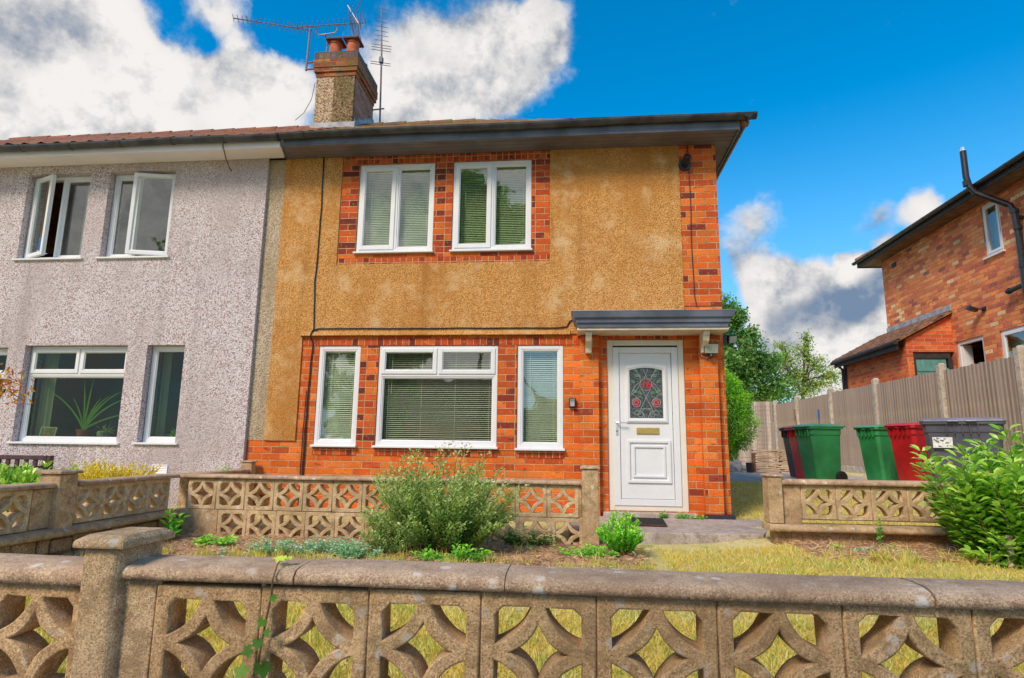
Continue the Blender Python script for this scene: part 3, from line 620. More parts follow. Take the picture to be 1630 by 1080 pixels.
# --- inner wall in front of the bay windows
iw=root('screen_wall',(-1.9,-1.45,-.15),'two course pierced block wall below the ground floor windows','garden wall')
bm=B()
for c_ in range(13): add_block(bm,-3.70+.3*c_,-1.455,.285)
for c_ in range(12): add_block(bm,-3.36+.3*c_,-1.455,-.015)
fin('screen_panel',bm,M['block_pale'],iw); joints(iw,M['block_pale'],-3.85,13,.135,1,-1.455); joints(iw,M['block_pale'],-3.51,12,-.165,1,-1.455)
bm=B(); box(bm,-3.89,-3.515,-1.497,-1.413,-.2,.133); box(bm,.055,.075,-1.49,-1.41,-.2,.43); fin('infill_block',bm,M['pillar'],iw,bevel=.005)
bm=B(); coping_x(bm,-3.98,.07,-1.53,-1.37,.437,.478,.004); fin('coping',bm,M['coping'],iw,smooth=True)
bm=B(); box(bm,.078,.235,-1.53,-1.37,-.2,.585); fin('pillar',bm,M['pillar'],iw,bevel=.01)
bm=B(); lean_top(bm,.078,.235,-1.53,-1.37,.588,.028,.015); fin('pillar_cap',bm,M['coping'],iw,bevel=.005)
# --- inner wall right of the path
rw=root('screen_wall',(2.9,-1.45,-.1),'low single course pierced block wall in front of the wheelie bins','garden wall')
bm=B()
for c_ in range(10): add_block(bm,2.21+.304*c_,-1.455,.325)
fin('screen_panel',bm,M['block_pale'],rw); joints(rw,M['block_pale'],2.21-.152,10,.175,1,-1.455,p=.304)
bm=B(); box(bm,1.90,2.055,-1.50,-1.41,.12,.472); fin('infill_block',bm,M['pillar'],rw,bevel=.006)
bm=B(); coping_x(bm,1.885,5.2,-1.53,-1.37,.478,.53,.004,1.0); fin('coping',bm,M['coping'],rw,smooth=True)
bm=B(); coping_x(bm,1.74,5.2,-1.60,-1.34,.075,.135,.004,.9); fin('base_coping',bm,M['pillar'],rw,smooth=True)
bm=B(); box(bm,1.80,5.2,-1.53,-1.37,-.2,.074); fin('base_course',bm,M['rubble'],rw,bevel=.01)
bm=B(); box(bm,1.762,1.888,-1.54,-1.36,.136,.545); fin('pillar',bm,M['pillar'],rw,bevel=.01)
bm=B(); lean_top(bm,1.762,1.888,-1.54,-1.36,.548,.022,.012); fin('pillar_cap',bm,M['coping'],rw,bevel=.005)
# --- boundary wall between the two front gardens, running towards the street
lw=root('screen_wall',(-3.97,-3.4,-.15),'boundary wall of pierced blocks on a rubble plinth between the gardens','garden wall')
bm=B()
for c_ in range(4): add_block(bm,-4.0,-1.78-.29*c_,.288,PI/2)
for c_ in range(7): add_block(bm,-4.0,-3.35-.3*c_,.288,PI/2)
fin('screen_panel',bm,M['block_pale'],lw)
bm=B(); box(bm,-4.04,-3.96,-3.19,-3.02,.14,.43); box(bm,-4.04,-3.96,-2.83,-2.80,.14,.43); fin('infill_block',bm,M['pillar'],lw,bevel=.005)
def coping_y(bm,x0,x1,y0,y1,zb,zt,seg=.9):
    b2=B(); coping_x(b2,y0,y1,-x1,-x0,zb,zt,.004,seg); me=bpy.data.meshes.new('t'); b2.to_mesh(me); b2.free(); me.transform(Matrix.Rotation(PI/2,4,'Z')); bm.from_mesh(me)
bm=B(); coping_y(bm,-4.09,-3.93,-2.80,-1.40,.437,.478); coping_y(bm,-4.09,-3.93,-5.4,-3.02,.437,.478); coping_y(bm,-4.08,-3.94,-1.36,-.10,.44,.475); fin('coping',bm,M['coping'],lw,smooth=True)
bm=B(); coping_y(bm,-4.12,-3.86,-5.5,-1.36,.075,.135,1.3); fin('base_coping',bm,M['pillar'],lw,smooth=True)
bm=B(); box(bm,-4.09,-3.91,-3.02,-2.84,.10,.535); box(bm,-4.06,-3.92,-.16,-.055,-.1,.55); box(bm,-4.05,-3.95,-1.36,-.16,-.1,.44); fin('pillar',bm,M['pillar'],lw,bevel=.012)
bm=B(); lean_top(bm,-4.09,-3.91,-3.02,-2.84,.538,.03,.02); lean_top(bm,-4.06,-3.92,-.16,-.055,.552,.02,.012); fin('pillar_cap',bm,M['coping'],lw,bevel=.005)
bm=B()   # rubble plinth: many irregular stones in courses
box(bm,-4.07,-3.93,-5.5,-1.36,-.3,.072)
for r_ in range(2):
    y_=-5.5
    while y_<-1.45:
        L_=random.uniform(.10,.22); z_=-.17+r_*.12; box(bm,-3.935,-3.895+random.uniform(-.012,.012),y_+.006,y_+L_-.006,z_+.006,z_+.114+random.uniform(-.01,.006)); y_+=L_
fin('plinth',bm,M['rubble'],lw,bevel=.016,seg=3)

# ================================================================ windows
def glazing(name,x0,x1,z0,z1,y,par,M4=None,m='glass'):
    bm=B(); box(bm,x0,x1,y,y+.006,z0,z1,M4); fin(name,bm,M[m],par)
def sash(par,x0,x1,z0,z1,y,t=.052,dep=.05,M4=None,glass='glass',name='sash'):
    bm=B(); frame_ring(bm,x0,x1,z0,z1,y,y+dep,t,M4)
    frame_ring(bm,x0+t-.002,x1-t+.002,z0+t-.002,z1-t+.002,y+.012,y+.03,.012,M4)   # glazing bead
    s=fin(name,bm,M['upvc'],par,bevel=.004); glazing('pane',x0+t+.004,x1-t-.004,z0+t+.004,z1-t-.004,y+.022,par,M4,glass); return s
def blind(par,x0,x1,z0,z1,y,m='blind',tilt=35,pitch=.0245,wd=.024):
    bm=B(); z=z1-.03; a=R(tilt)
    while z>z0+.01:
        dy,dz=math.cos(a)*wd/2,math.sin(a)*wd/2; j=random.gauss(0,.0006)
        pts=[(y-dy,z-dz+j),(y,z+.0022+j),(y+dy,z+dz+j)]
        A=[bm.verts.new((x0,p_[0],p_[1])) for p_ in pts]; C=[bm.verts.new((x1,p_[0],p_[1]+random.gauss(0,.0006))) for p_ in pts]
        for i in range(2): bm.faces.new((A[i],A[i+1],C[i+1],C[i]))
        z-=pitch
    box(bm,x0,x1,y-.014,y+.014,z1-.028,z1)
    for k in range(max(2,int((x1-x0)/.38)+1)):
        n_=max(2,int((x1-x0)/.38)+1); xx=x0+.06+(x1-x0-.12)*k/(n_-1); box(bm,xx-.0018,xx+.0018,y-.015,y-.0135,z0,z1-.02)
    tube(bm,[(x0+.1,y-.02,z1-.03),(x0+.102,y-.022,z1-.55)],.003,5)
    fin('blind',bm,M[m],par)
def curtain(par,x0,x1,z0,z1,y,m='curtain'):
    bm=B(); n=max(8,int((x1-x0)/.012)); A=[];C=[]
    for i in range(n+1):
        x=x0+(x1-x0)*i/n; yy=y+.025*math.sin(i*.95)+.01*math.sin(i*.37); A.append(bm.verts.new((x,yy,z0))); C.append(bm.verts.new((x+.006*math.sin(i*.8),yy*1.0,z1)))
    for i in range(n): bm.faces.new((A[i],A[i+1],C[i+1],C[i]))
    fin('curtain',bm,M[m],par,smooth=True)
def sill(par,x0,x1,z,yf,yb):
    bm=B(); prism(bm,[(x0,yf,z-.026),(x0,yf,z-.004),(x0,yb,z+.010),(x0,yb,z-.026)],(x1-x0,0,0)); fin('sill',bm,M['upvc'],par,bevel=.003)
def window(house,x0,x1,z0,z1,y,kind,blindm=None,curt=(),glass='glass',tilt=35,open_=None,sill_y=None,label=None,sillx=.02,cut=0.):
    """y is the front of the frame"""
    t=.045; bm=B(); frame_ring(bm,x0,x1,z0,z1,y,y+.06,t); xm=(x0+x1)/2+cut
    if kind=='two': box(bm,xm-.022,xm+.022,y,y+.06,z0+t,z1-t)
    if kind=='three':
        zt_=z1-(z1-z0)*.295; box(bm,x0+t,x1-t,y,y+.06,zt_-.022,zt_+.022); box(bm,xm-.022,xm+.022,y,y+.06,zt_+.022,z1-t)
    f=fin('window',bm,M['upvc'],house,bevel=.004,label=label); g0=t-.012
    if kind=='two':
        for k,(a,b_) in enumerate(((x0+g0,xm-.010),(xm+.010,x1-g0))):
            M4=None; yy=y-.014; casement=(k==0) if open_ is None else True
            if open_ and open_.get(k):
                ang,hx=open_[k]; hx=a if hx=='l' else b_
                M4=Matrix.Translation((hx,y-.014,0))@Matrix.Rotation(ang,4,'Z')@Matrix.Translation((-hx,-(y-.014),0))
                sash(f,a,b_,z0+g0,z1-g0,yy,.05,.05,M4,glass)
            elif open_ is None and k==0: sash(f,a,b_,z0+g0,z1-g0,yy,.05,.05,None,glass)
            else: sash(f,a+.012,b_-.012,z0+g0+.012,z1-g0-.012,y+.008,.02,.03,None,glass)
    elif kind=='three':
        for a,b_ in ((x0+g0,xm-.012),(xm+.012,x1-g0)): sash(f,a,b_,zt_+.012,z1-g0,y-.014,.046,.05,None,glass)
        sash(f,x0+t,x1-t,z0+t,zt_-.022,y+.008,.016,.03,None,glass)
    else: sash(f,x0+t-.002,x1-t+.002,z0+t-.002,z1-t+.002,y+.006,.02,.035,None,glass)
    sill(f,x0-sillx,x1+sillx,z0-.002,(y-.055) if sill_y is None else sill_y,y+.05)
    if blindm: blind(f,x0+t+.006,x1-t-.006,z0+.03,z1-t,y+.10,blindm,tilt)
    for a,b_,yy in curt: curtain(f,a,b_,z0+.02,z1-.02,y+yy)
    return f

# ================================================================ the orange house (right half of the pair)
H=root('semi_detached_house',(-1.1,0,0),'orange brick and ochre rendered semi detached house with white front door','house')
ZT=4.60
W2=[(-2.835,-1.805,3.262,4.487),(-1.560,-.522,3.262,4.487),(-3.235,-2.685,.775,2.024),(-2.445,-.925,.775,2.024),(-.685,-.118,.765,2.024)]
DOOR=(.41,1.332,.06,2.092)
bm=B(); wallbox(bm,-4.09,1.80,-.3,ZT,.006,.26,W2+[DOOR]); 
box(bm,1.55,1.798,.262,6.0,-.3,ZT); box(bm,-4.0,1.798,6.0,6.25,-.3,ZT)
fin('wall',bm,M['brick'],H)
# burnt red brick surround of the upstairs windows, with soldier courses above and below
bm=B(); wallbox(bm,-3.07,-.29,3.182,4.492,-.004,.004,W2[:2]); fin('brick_surround',bm,M['brick_pier'],H)
for (a,b_,yy,c,d) in ((-3.07,-.29,-.004,4.494,ZT-.002),(-3.07,-.29,-.0045,3.100,3.18),(-3.24,-2.68,-.002,.655,.738),(-2.45,-.92,-.002,.655,.738),(-.69,-.11,-.002,.655,.738),(-3.46,.08,-.002,2.028,2.112),(.40,1.345,-.003,2.095,2.175)):
    bm=B(); box(bm,a,b_,yy,.006,c,d); fin('soldier_course',bm,M['brick_soldier'],H)
for a,b_ in ((-2.683,-2.447),(-.923,-.687)): bm=B(); box(bm,a,b_,-.003,.006,.742,2.024); fin('window_pier',bm,M['brick_pier'],H)
bm=B(); box(bm,1.352,1.80,-.006,.0055,2.50,ZT-.001); box(bm,1.80,1.806,-.006,.3,2.50,ZT-.001); fin('corner_brickwork',bm,M['brick_quoin'],H)
# ochre roughcast in one L shaped sheet
bm=B(); wallbox(bm,-3.872,1.350,2.165,ZT-.001,-.016,.004,[(-3.074,-.287,3.097,5)]); box(bm,-3.872,-3.464,-.016,.004,.822,2.1648)
fin('rendered_wall',bm,M['render'],H)
bm=B(); n=0; x=-3.49                                   # scalloped drip strip above the bay windows
ys=[bm.verts.new((-3.49,-.018,2.205))]
pts=[]; x=-3.49
while x<-.04: pts+= [(x,2.155),(x+.018,2.147),(x+.036,2.155)]; x+=.036
loop=[(-3.49,2.205)]+pts+[(-.03,2.205)]
prism(bm,[(a,-.055,b_-.0) for a,b_ in loop],(0,.035,.0)); bm.verts.remove(ys[0]) if ys[0].is_valid else None
for v in bm.verts:
    if v.co.z>2.2 and v.co.y<-.03: v.co.y=-.024
fin('drip_strip',bm,M['render'],H)
# pilasters by the door
bm=B(); box(bm,.082,.305,-.085,.0,-.05,2.115); fin('pilaster',bm,M['brick'],H); bm=B(); box(bm,1.497,1.70,-.085,.0,.055,2.115); fin('pilaster',bm,M['brick'],H)
bm=B(); box(bm,1.485,1.82,-.10,.02,-.02,.052); box(bm,1.803,1.822,.02,5,-.02,.052); fin('damp_course',bm,M['dpc'],H,bevel=.004)
bm=B(); box(bm,.34,1.40,-.10,.10,-.03,.056); fin('door_step',bm,M['slab'],H,bevel=.012)
for i,(a,b_,c,d) in enumerate(W2[:2]):
    window(H,a+.004,b_-.004,c+.004,d-.004,.012,'two','blind_reflect',tilt=44,glass='glass_up',sill_y=-.05)
window(H,*[v+e for v,e in zip(W2[2],(.004,-.004,.004,-.004))],.012,'one','blind',tilt=40,curt=((-3.2,-3.0,.16),),sill_y=-.055)
window(H,*[v+e for v,e in zip(W2[3],(.004,-.004,.004,-.004))],.012,'three','blind',tilt=17,sill_y=-.055)
window(H,*[v+e for v,e in zip(W2[4],(.004,-.004,.004,-.004))],.012,'one','blind',tilt=36,curt=((-.26,-.14,.16),),sill_y=-.055)
bm=B(); box(bm,-3.99,1.548,.7,.72,-.1,4.55); fin('inner_partition',bm,M['plaster'],H)
bm=B(); box(bm,-3.99,1.548,.262,5.99,2.52,2.70); box(bm,-3.99,1.548,.262,5.99,4.50,4.58); fin('inner_floor',bm,M['plaster'],H)
# door
y=.03; bm=B(); x0,x1,z0,z1=DOOR; frame_ring(bm,x0+.003,x1-.003,z0+.003,z1-.003,y,y+.07,.07)
dr=fin('door_frame',bm,M['upvc_warm'],H,bevel=.005)
def X(p_): return .41+(p_-20)*.0025
def Z(p_): return 2.092-(p_-122)*.002475
DL=fin('door',(lambda b_:(frame_ring(b_,X(48),X(358),Z(918),Z(160),y-.012,y+.04,.075),b_)[1])(B()),M['upvc'],H,bevel=.005)
bm=B(); box(bm,X(80),X(326),y+.002,y+.03,Z(886),Z(191)); fin('door_panel',bm,M['upvc'],DL,bevel=.003)
def arch(x0,x1,z0,z1,rise,n=12):
    pts=[(x0,z0),(x1,z0)]
    for i in range(n+1):
        t=i/n; pts.append((x1+(x0-x1)*t,z1-rise+rise*4*t*(1-t)*1.0))
    return pts
def ringprism(bm,outer,inner,y0,y1):
    n=len(outer); o0=[bm.verts.new((a,y0,b_)) for a,b_ in outer]; i0=[bm.verts.new((a,y0,b_)) for a,b_ in inner]
    o1=[bm.verts.new((a,y1,b_)) for a,b_ in outer]; i1=[bm.verts.new((a,y1,b_)) for a,b_ in inner]
    for k in range(n):
        q=(k+1)%n; bm.faces.new((o0[k],o0[q],i0[q],i0[k])); bm.faces.new((o0[q],o0[k],o1[k],o1[q])); bm.faces.new((i0[k],i0[q],i1[q],i1[k]))
bm=B(); ringprism(bm,arch(X(108),X(304),Z(529),Z(240),.035),arch(X(127),X(283),Z(507),Z(262),.032),y-.016,y+.01)
ringprism(bm,arch(X(113),X(299),Z(524),Z(246),.035),arch(X(121),X(289),Z(514),Z(256),.033),y-.024,y+.0)
ringprism(bm,[(X(111),Z(812)),(X(313),Z(812)),(X(313),Z(612)),(X(111),Z(612))],[(X(123),Z(800)),(X(301),Z(800)),(X(301),Z(624)),(X(123),Z(624))],y-.018,y+.01)
ringprism(bm,[(X(136),Z(787)),(X(288),Z(787)),(X(288),Z(637)),(X(136),Z(637))],[(X(146),Z(777)),(X(278),Z(777)),(X(278),Z(647)),(X(146),Z(647))],y-.016,y+.01)
fin('moulding',bm,M['upvc'],DL,bevel=.003)
bm=B(); pts=arch(X(126),X(284),Z(508),Z(261),.032); prism(bm,[(a,y-.004,b_) for a,b_ in pts],(0,.012,0)); fin('door_glass',bm,M['door_glass'],DL)
gx,gy=(X(126)+X(284))/2,y-.007
def came(bm,pts,r=.0024): tube(bm,[(a,gy,b_) for a,b_ in pts],r,5)
def circ(cx,cz,r,n=16,a0=0,a1=2*PI): return [(cx+r*math.cos(a0+(a1-a0)*i/n),cz+r*math.sin(a0+(a1-a0)*i/n)) for i in range(n+1)]
zc=Z(345); bm=B(); came(bm,circ(gx,zc,.072))
for s in (1,-1):
    came(bm,[(gx+s*.052,zc-.05),(gx-s*.085,Z(478))]); came(bm,[(gx+s*.05,zc+.05),(gx+s*.13,zc+.20)]); came(bm,[(gx-s*.02,zc+.07),(gx+s*.03,zc+.19)])
    came(bm,[(gx+s*.076,zc-.01),(gx+s*.13,zc-.09),(gx+s*.185,zc-.13)],.002); came(bm,[(gx+s*.05,zc+.05),(gx+s*.12,zc-.01),(gx+s*.19,zc-.12)],.002)
    came(bm,circ(gx+s*.118,Z(432),.052,14)); came(bm,circ(gx+s*.118,Z(432),.026,9),.0018); came(bm,circ(gx+s*.118,Z(432),.04,9,1,4),.0018)
    came(bm,[(gx+s*.02,Z(462)),(gx+s*.07,Z(475)),(gx+s*.12,Z(470)),(gx+s*.15,Z(480)),(gx+s*.13,Z(492)),(gx+s*.08,Z(488)),(gx+s*.05,Z(475)),(gx+s*.02,Z(505))],.0026)
    came(bm,circ(gx+s*.07,Z(490),.03,12),.002); came(bm,[(gx+s*.06,Z(400)),(gx+s*.11,Z(410)),(gx+s*.17,Z(385))],.002)
    for (ax,az,rr) in ((.075,Z(385),.03),(.135,Z(378),.03),(.11,Z(300),.028),(.15,Z(330),.026),(.075,Z(300),.02),(.12,Z(275)+.0,.022)):
        came(bm,[(gx+s*(ax-rr*.8),az-rr*.5),(gx+s*(ax-rr*.1),az+rr*.55),(gx+s*(ax+rr),az+rr*.7),(gx+s*(ax+rr*.3),az-rr*.4),(gx+s*(ax-rr*.8),az-rr*.5)],.0015)
came(bm,[(gx-.06,Z(462)),(gx+.06,Z(462))]); fin('lead_came',bm,M['lead_came'],DL)
bm=B()
for s in (1,-1):
    for (ax,az,rr) in ((.075,Z(385),.03),(.135,Z(378),.03),(.11,Z(300),.028),(.15,Z(330),.026),(.075,Z(300),.02),(.12,Z(275),.022)):
        prism(bm,[(gx+s*(ax-rr*.8),gy+.001,az-rr*.5),(gx+s*(ax-rr*.1),gy+.001,az+rr*.55),(gx+s*(ax+rr),gy+.001,az+rr*.7),(gx+s*(ax+rr*.3),gy+.001,az-rr*.4)],(0,.002,0))
fin('glass_leaves',bm,M['leafglass'],DL)
for s in (1,-1):
    bm=B(); c=[(gx+s*.118+(.046+.006*math.cos(5*a))*math.cos(a),Z(432)+(.046+.006*math.cos(5*a))*math.sin(a)) for a in [i*2*PI/20 for i in range(20)]]
    prism(bm,[(a,gy+.001,b_) for a,b_ in c],(0,.002,0)); fin('glass_rose',bm,M['rose'],DL)
def text_mesh(txt,size,x,y_,z,m,name,par,shear=0.,ext=.001,align='CENTER',bold=0.):
    cu=bpy.data.curves.new('t','FONT'); cu.body=txt; cu.size=size; cu.extrude=ext; cu.align_x=align; cu.align_y='CENTER'; cu.shear=shear; cu.offset=bold
    o=bpy.data.objects.new('t',cu); COL.objects.link(o); dg=bpy.context.evaluated_depsgraph_get(); dg.update()
    me=bpy.data.meshes.new_from_object(o.evaluated_get(dg)); bpy.data.objects.remove(o); me.transform(Matrix.Translation((x,y_,z))@Matrix.Rotation(PI/2,4,'X')); return fin(name,me,m,par)
text_mesh('16',.130,gx,gy-.005,zc,M['number'],'house_number',DL,.1,.0015,bold=.003)
bm=B(); box(bm,X(156),X(262),y-.010,y+.0,Z(584),Z(552)); lb=fin('letterbox',bm,M['brass'],DL,bevel=.004)
bm=B(); box(bm,X(160),X(258),y-.014,y-.0101,Z(581),Z(555)); fin('flap',bm,M['brass'],lb,bevel=.003)
bm=B(); box(bm,X(58),X(69),y-.022,y-.012,Z(588),Z(520)); tube(bm,[(X(63),y-.02,Z(529)),(X(63),y-.055,Z(529)),(X(72),y-.06,Z(529)),(X(108),y-.058,Z(530))],.008,8); fin('handle',bm,M['chrome'],DL,bevel=.002)
bm=B(); tube(bm,[(X(63),y-.03,Z(570)),(X(63),y-.02,Z(570))],.008,10); fin('keyhole',bm,M['black_plastic'],DL)
# canopy over the door
bm=B()
def canopy_sec(yf,z0,z1,over): box(bm,.02+.0-over,1.775+over,yf,.0,z0,z1)
prof=[(-.008,2.165),(-.40,2.165),(-.405,2.215),(-.425,2.218),(-.43,2.262),(-.455,2.275),(-.47,2.33),(-.475,2.345),(-.008,2.37)]
def canopy_loop(x,sgn):
    out=[]
    for (yy,zz) in prof: out.append((x+sgn*max(0,(-yy-.40)),yy,zz))
    return out
A=[bm.verts.new(p_) for p_ in canopy_loop(.062,-1)]; C=[bm.verts.new(p_) for p_ in canopy_loop(1.762,1)]
for i in range(len(A)): bm.faces.new((A[i],A[(i+1)%len(A)],C[(i+1)%len(A)],C[i]))
bm.faces.new(A[::-1]); bm.faces.new(C)
cn=fin('canopy',bm,M['grey_paint'],H)
bm=B()   # side mouldings so that the fascia returns round both ends
for s,xe in ((-1,.062),(1,1.762)):
    pr=[(0,2.215),(0.012,2.22),(.02,2.262),(.05,2.276),(.07,2.33),(.075,2.345),(0,2.348)]
    bm=B(); prism(bm,[(xe+s*a,-.40,b_) for a,b_ in pr],(0,.39,0)); fin('side_moulding',bm,M['grey_paint'],cn)
bm=B(); box(bm,.05,1.775,-.385,-.002,2.135,2.1645); fin('canopy_soffit',bm,M['cream'],cn,bevel=.003)
bm=B(); prism(bm,[(-.02,-.478,2.346),(-.02,-.478,2.352),(-.02,-.02,2.377),(-.02,-.02,2.371)],(1.855,0,0)); box(bm,.0,1.35,-.03,-.017,2.37,2.455)
for k in range(7): box(bm,.0+.2*k,.19+.2*k,-.034,-.031,2.38,2.45)
fin('lead_roof',bm,M['lead'],cn,bevel=.003)
for xb in (.150,1.50):
    pr=[(-.0,2.134),(-.34,2.134),(-.34,2.095),(-.30,2.07),(-.27,2.02),(-.20,2.0),(-.13,1.96),(-.115,1.90),(0,1.90)]
    bm=B(); prism(bm,[(xb,-.086+yy*.75 if yy<0 else -.086,zz) for yy,zz in pr],(.072,0,0)); fin('bracket',bm,M['cream'],cn,bevel=.006)
# roof
SL=(6.76-4.695)/3.5
def roofz(y_): return 4.695+(y_+.5)*SL
def pantiles(name,xl,xr,house,m,hip=False,pitch=.30,amp=.022,seed=0.):
    bm=B(); rows=11; n=int((xr-xl)/.05); prev=None
    for r_ in range(rows):
        for e in (0,1):
            yy=-.44+3.44*(r_+e*.985)/rows; zz=roofz(yy)-.012+(.024 if e==0 else .002); ln=[]
            xr_=xr-(max(0,yy+.44)*1.14 if hip else 0)
            for i in range(n+1):
                x=xl+(xr_-xl)*i/n; ph=(x%pitch)/pitch; wv=amp*(math.sin(2*PI*ph)+.35*math.sin(4*PI*ph)); 
                ln.append(bm.verts.new((x,yy,zz+wv+.006*mnoise.noise((x*4,yy*5,seed))+.01*mnoise.noise((x*.6,yy,seed+3)))))
            if prev:
                for i in range(n): bm.faces.new((prev[i],prev[i+1],ln[i+1],ln[i]))
            prev=ln
    return fin(name,bm,m,house,smooth=False)
m,g,b=mat('mossy clay tiles'); co=g.n('ShaderNodeTexCoord',out=3)
idn=g.vor(g.vm('MULTIPLY',co,(3.3,3.3,3.3)),1.,1); c=g.ramp(g.sep(idn)[0],[(0,(.20,.09,.045)),(.5,(.30,.15,.075)),(1,(.14,.075,.05))]); c=g.mix(g.ss(g.noise(co,9,6,.7),.47,.62,0,.75),c,(.19,.17,.04)); c=g.mix(g.ss(g.noise(co,25,5),.5,.7,0,.4),c,(.05,.04,.03))
setb(g,b,Base_Color=c,Roughness=.95,Normal=g.bump(g.noise(co,60,5),.6,.01)); M['tiles']=m
m,g,b=mat('red pantiles'); co=g.n('ShaderNodeTexCoord',out=3)
idn=g.vor(g.vm('MULTIPLY',co,(3.3,3.3,3.3)),1.,1); c=g.ramp(g.sep(idn)[0],[(0,(.24,.085,.05)),(.5,(.34,.14,.085)),(1,(.19,.07,.05))]); c=g.mix(g.ss(g.noise(co,9,6,.7),.52,.66,0,.6),c,(.24,.18,.05)); c=g.mix(g.ss(g.noise(co,25,5),.5,.7,0,.5),c,(.05,.035,.03))
setb(g,b,Base_Color=c,Roughness=.95,Normal=g.bump(g.noise(co,60,5),.6,.01)); M['pantiles']=m
rf=pantiles('roof',-4.0,2.12,H,M['tiles'],True,.26,.008,2.)
bm=B()   # back slope and hip end of the roof
a=[(-4.0,6.5,4.755),(2.13,6.5,4.755),(-1.79,3.0,6.76),(-4.0,3.0,6.76)]; bm.faces.new([bm.verts.new(p_) for p_ in a])
a=[(2.13,-.47,4.772),(2.13,6.5,4.755),(-1.79,3.0,6.76)]; bm.faces.new([bm.verts.new(p_) for p_ in a]); fin('roof_slope',bm,M['tiles'],rf)
def ridge_tiles(par,p0,p1,m,r=.085,n=None):
    p0,p1=Vector(p0),Vector(p1); L_=(p1-p0).length; n=n or int(L_/.42); bm=B()
    for i in range(n):
        a=p0.lerp(p1,i/n); b_=p0.lerp(p1,(i+.99)/n); dz=Vector((0,0,random.uniform(-.006,.008))); tube(bm,[a+dz,b_+dz*.3+Vector((0,0,.012))],[r,r*1.06],10)
    fin('ridge_tiles',bm,m,par)
ridge_tiles(rf,(-4.0,3,6.72),(-1.79,3,6.72),M['tiles']); ridge_tiles(rf,(2.10,-.40,4.66),(-1.76,2.97,6.72),M['tiles'],.055)
# eaves: soffit, fascia, gutter
bm=B()
prism(bm,[(-3.87,-.001,4.602),(2.0,-.001,4.602),(2.0,-.385,4.602),(-3.76,-.385,4.602)],(0,0,.02)); box(bm,1.812,2.0,.0,6.2,4.602,4.622)
for k in range(3): box(bm,-3.8,2.0,-.10-.095*k,-.096-.095*k,4.598,4.602)
fin('soffit',bm,M['grey_paint2'],H)
bm=B(); box(bm,-3.76,2.01,-.405,-.386,4.585,4.76); box(bm,2.002,2.02,-.386,6.2,4.585,4.76); box(bm,-3.76,-1.4,-.413,-.4055,4.60,4.69); box(bm,-.9,2.01,-.411,-.4055,4.63,4.69)
prism(bm,[(-3.765,-.405,4.585),(-3.765,-.385,4.585),(-3.875,-.001,4.585),(-3.875,-.001,4.62),(-3.765,-.405,4.70)],(.012,0,0)); fin('fascia',bm,M['grey_paint'],H,bevel=.003)
def gutter(house,x0,x1,z0,z1,m,side=None,name='gutter',r=.064,step=.9):
    bm=B(); n=max(2,int((x1-x0)/.5)); rings=[]; prof=[(r*math.cos(PI+PI*i/9),r*math.sin(PI+PI*i/9)) for i in range(10)]; prof+= [(r*.88*math.cos(2*PI-PI*i/9),r*.88*math.sin(2*PI-PI*i/9)) for i in range(10)]
    for i in range(n+1):
        t=i/n; x=x0+(x1-x0)*t; zz=z0+(z1-z0)*t+.006*math.sin(x*2.1); rings.append([bm.verts.new((x,-.468+a,zz+b_)) for a,b_ in prof])
    for A,C in zip(rings,rings[1:]):
        for k in range(20): bm.faces.new((A[k],A[(k+1)%20],C[(k+1)%20],C[k]))
    bm.faces.new(rings[0][::-1]); bm.faces.new(rings[-1])
    gt=fin(name,bm,m,house,smooth=False); x=x0+.3
    while x<x1:
        t=(x-x0)/(x1-x0); zz=z0+(z1-z0)*t+.006*math.sin(x*2.1); rr=r+.006
        pr=[(-.468+rr*math.cos(PI+PI*i/8),zz+rr*math.sin(PI+PI*i/8)) for i in range(9)]+[(-.40,zz+.0),(-.40,zz+.03)]
        bm=B(); prism(bm,[(x,a,b_) for a,b_ in pr],(.028,0,0)); fin('gutter_bracket',bm,m,gt); x+=step
    return gt
gt=gutter(H,-3.74,2.19,4.715,4.742,M['gutter'])
bm=B(); 
for (ya,yb) in ((-.53,6.3),): 
    rr=.058; pr=[(2.085+rr*math.cos(PI+PI*i/9),4.725+rr*math.sin(PI+PI*i/9)) for i in range(10)]
    prism(bm,[(a,ya,b_) for a,b_ in pr],(0,yb-ya,0))
fin('side_gutter',bm,M['black_plastic'],gt)
# chimney astride the ridge
ch=fin('chimney',(lambda b_:(box(b_,-4.745,-4.405,2.55,3.60,6.0,7.53),b_)[1])(B()),M['pebble_chim'],H)
bm=B(); box(bm,-4.4045,-4.01,2.545,2.60,6.0,7.53); fin('dark_render',bm,M['pebble_chim_dark'],ch)
bm=B(); box(bm,-4.4045,-4.005,2.601,3.60,6.0,7.53); fin('brick_side',bm,M['brick_chimside'],ch)
bm=B()
for a,z0,z1 in ((.015,7.531,7.615),(.045,7.615,7.70),(.06,7.70,7.865)): box(bm,-4.745-a,-4.005+a,2.55-a,3.60+a,z0,z1-.001)
fin('corbel',bm,M['brick_chim'],ch,bevel=.006)
bm=B(); box(bm,-4.795,-3.955,2.50,3.65,7.866,8.02); fin('cap_course',bm,M['blue_brick'],ch,bevel=.008)
bm=B()
for k in range(9):
    box(bm,-4.004,-3.985,2.60+.115*k,2.712+.115*k,roofz(2.60+.115*k)-.05,roofz(2.60+.115*k)+.17)
box(bm,-4.80,-3.95,2.52,2.549,roofz(2.5)-.06,roofz(2.5)+.13); fin('flashing',bm,M['lead'],ch,bevel=.003)
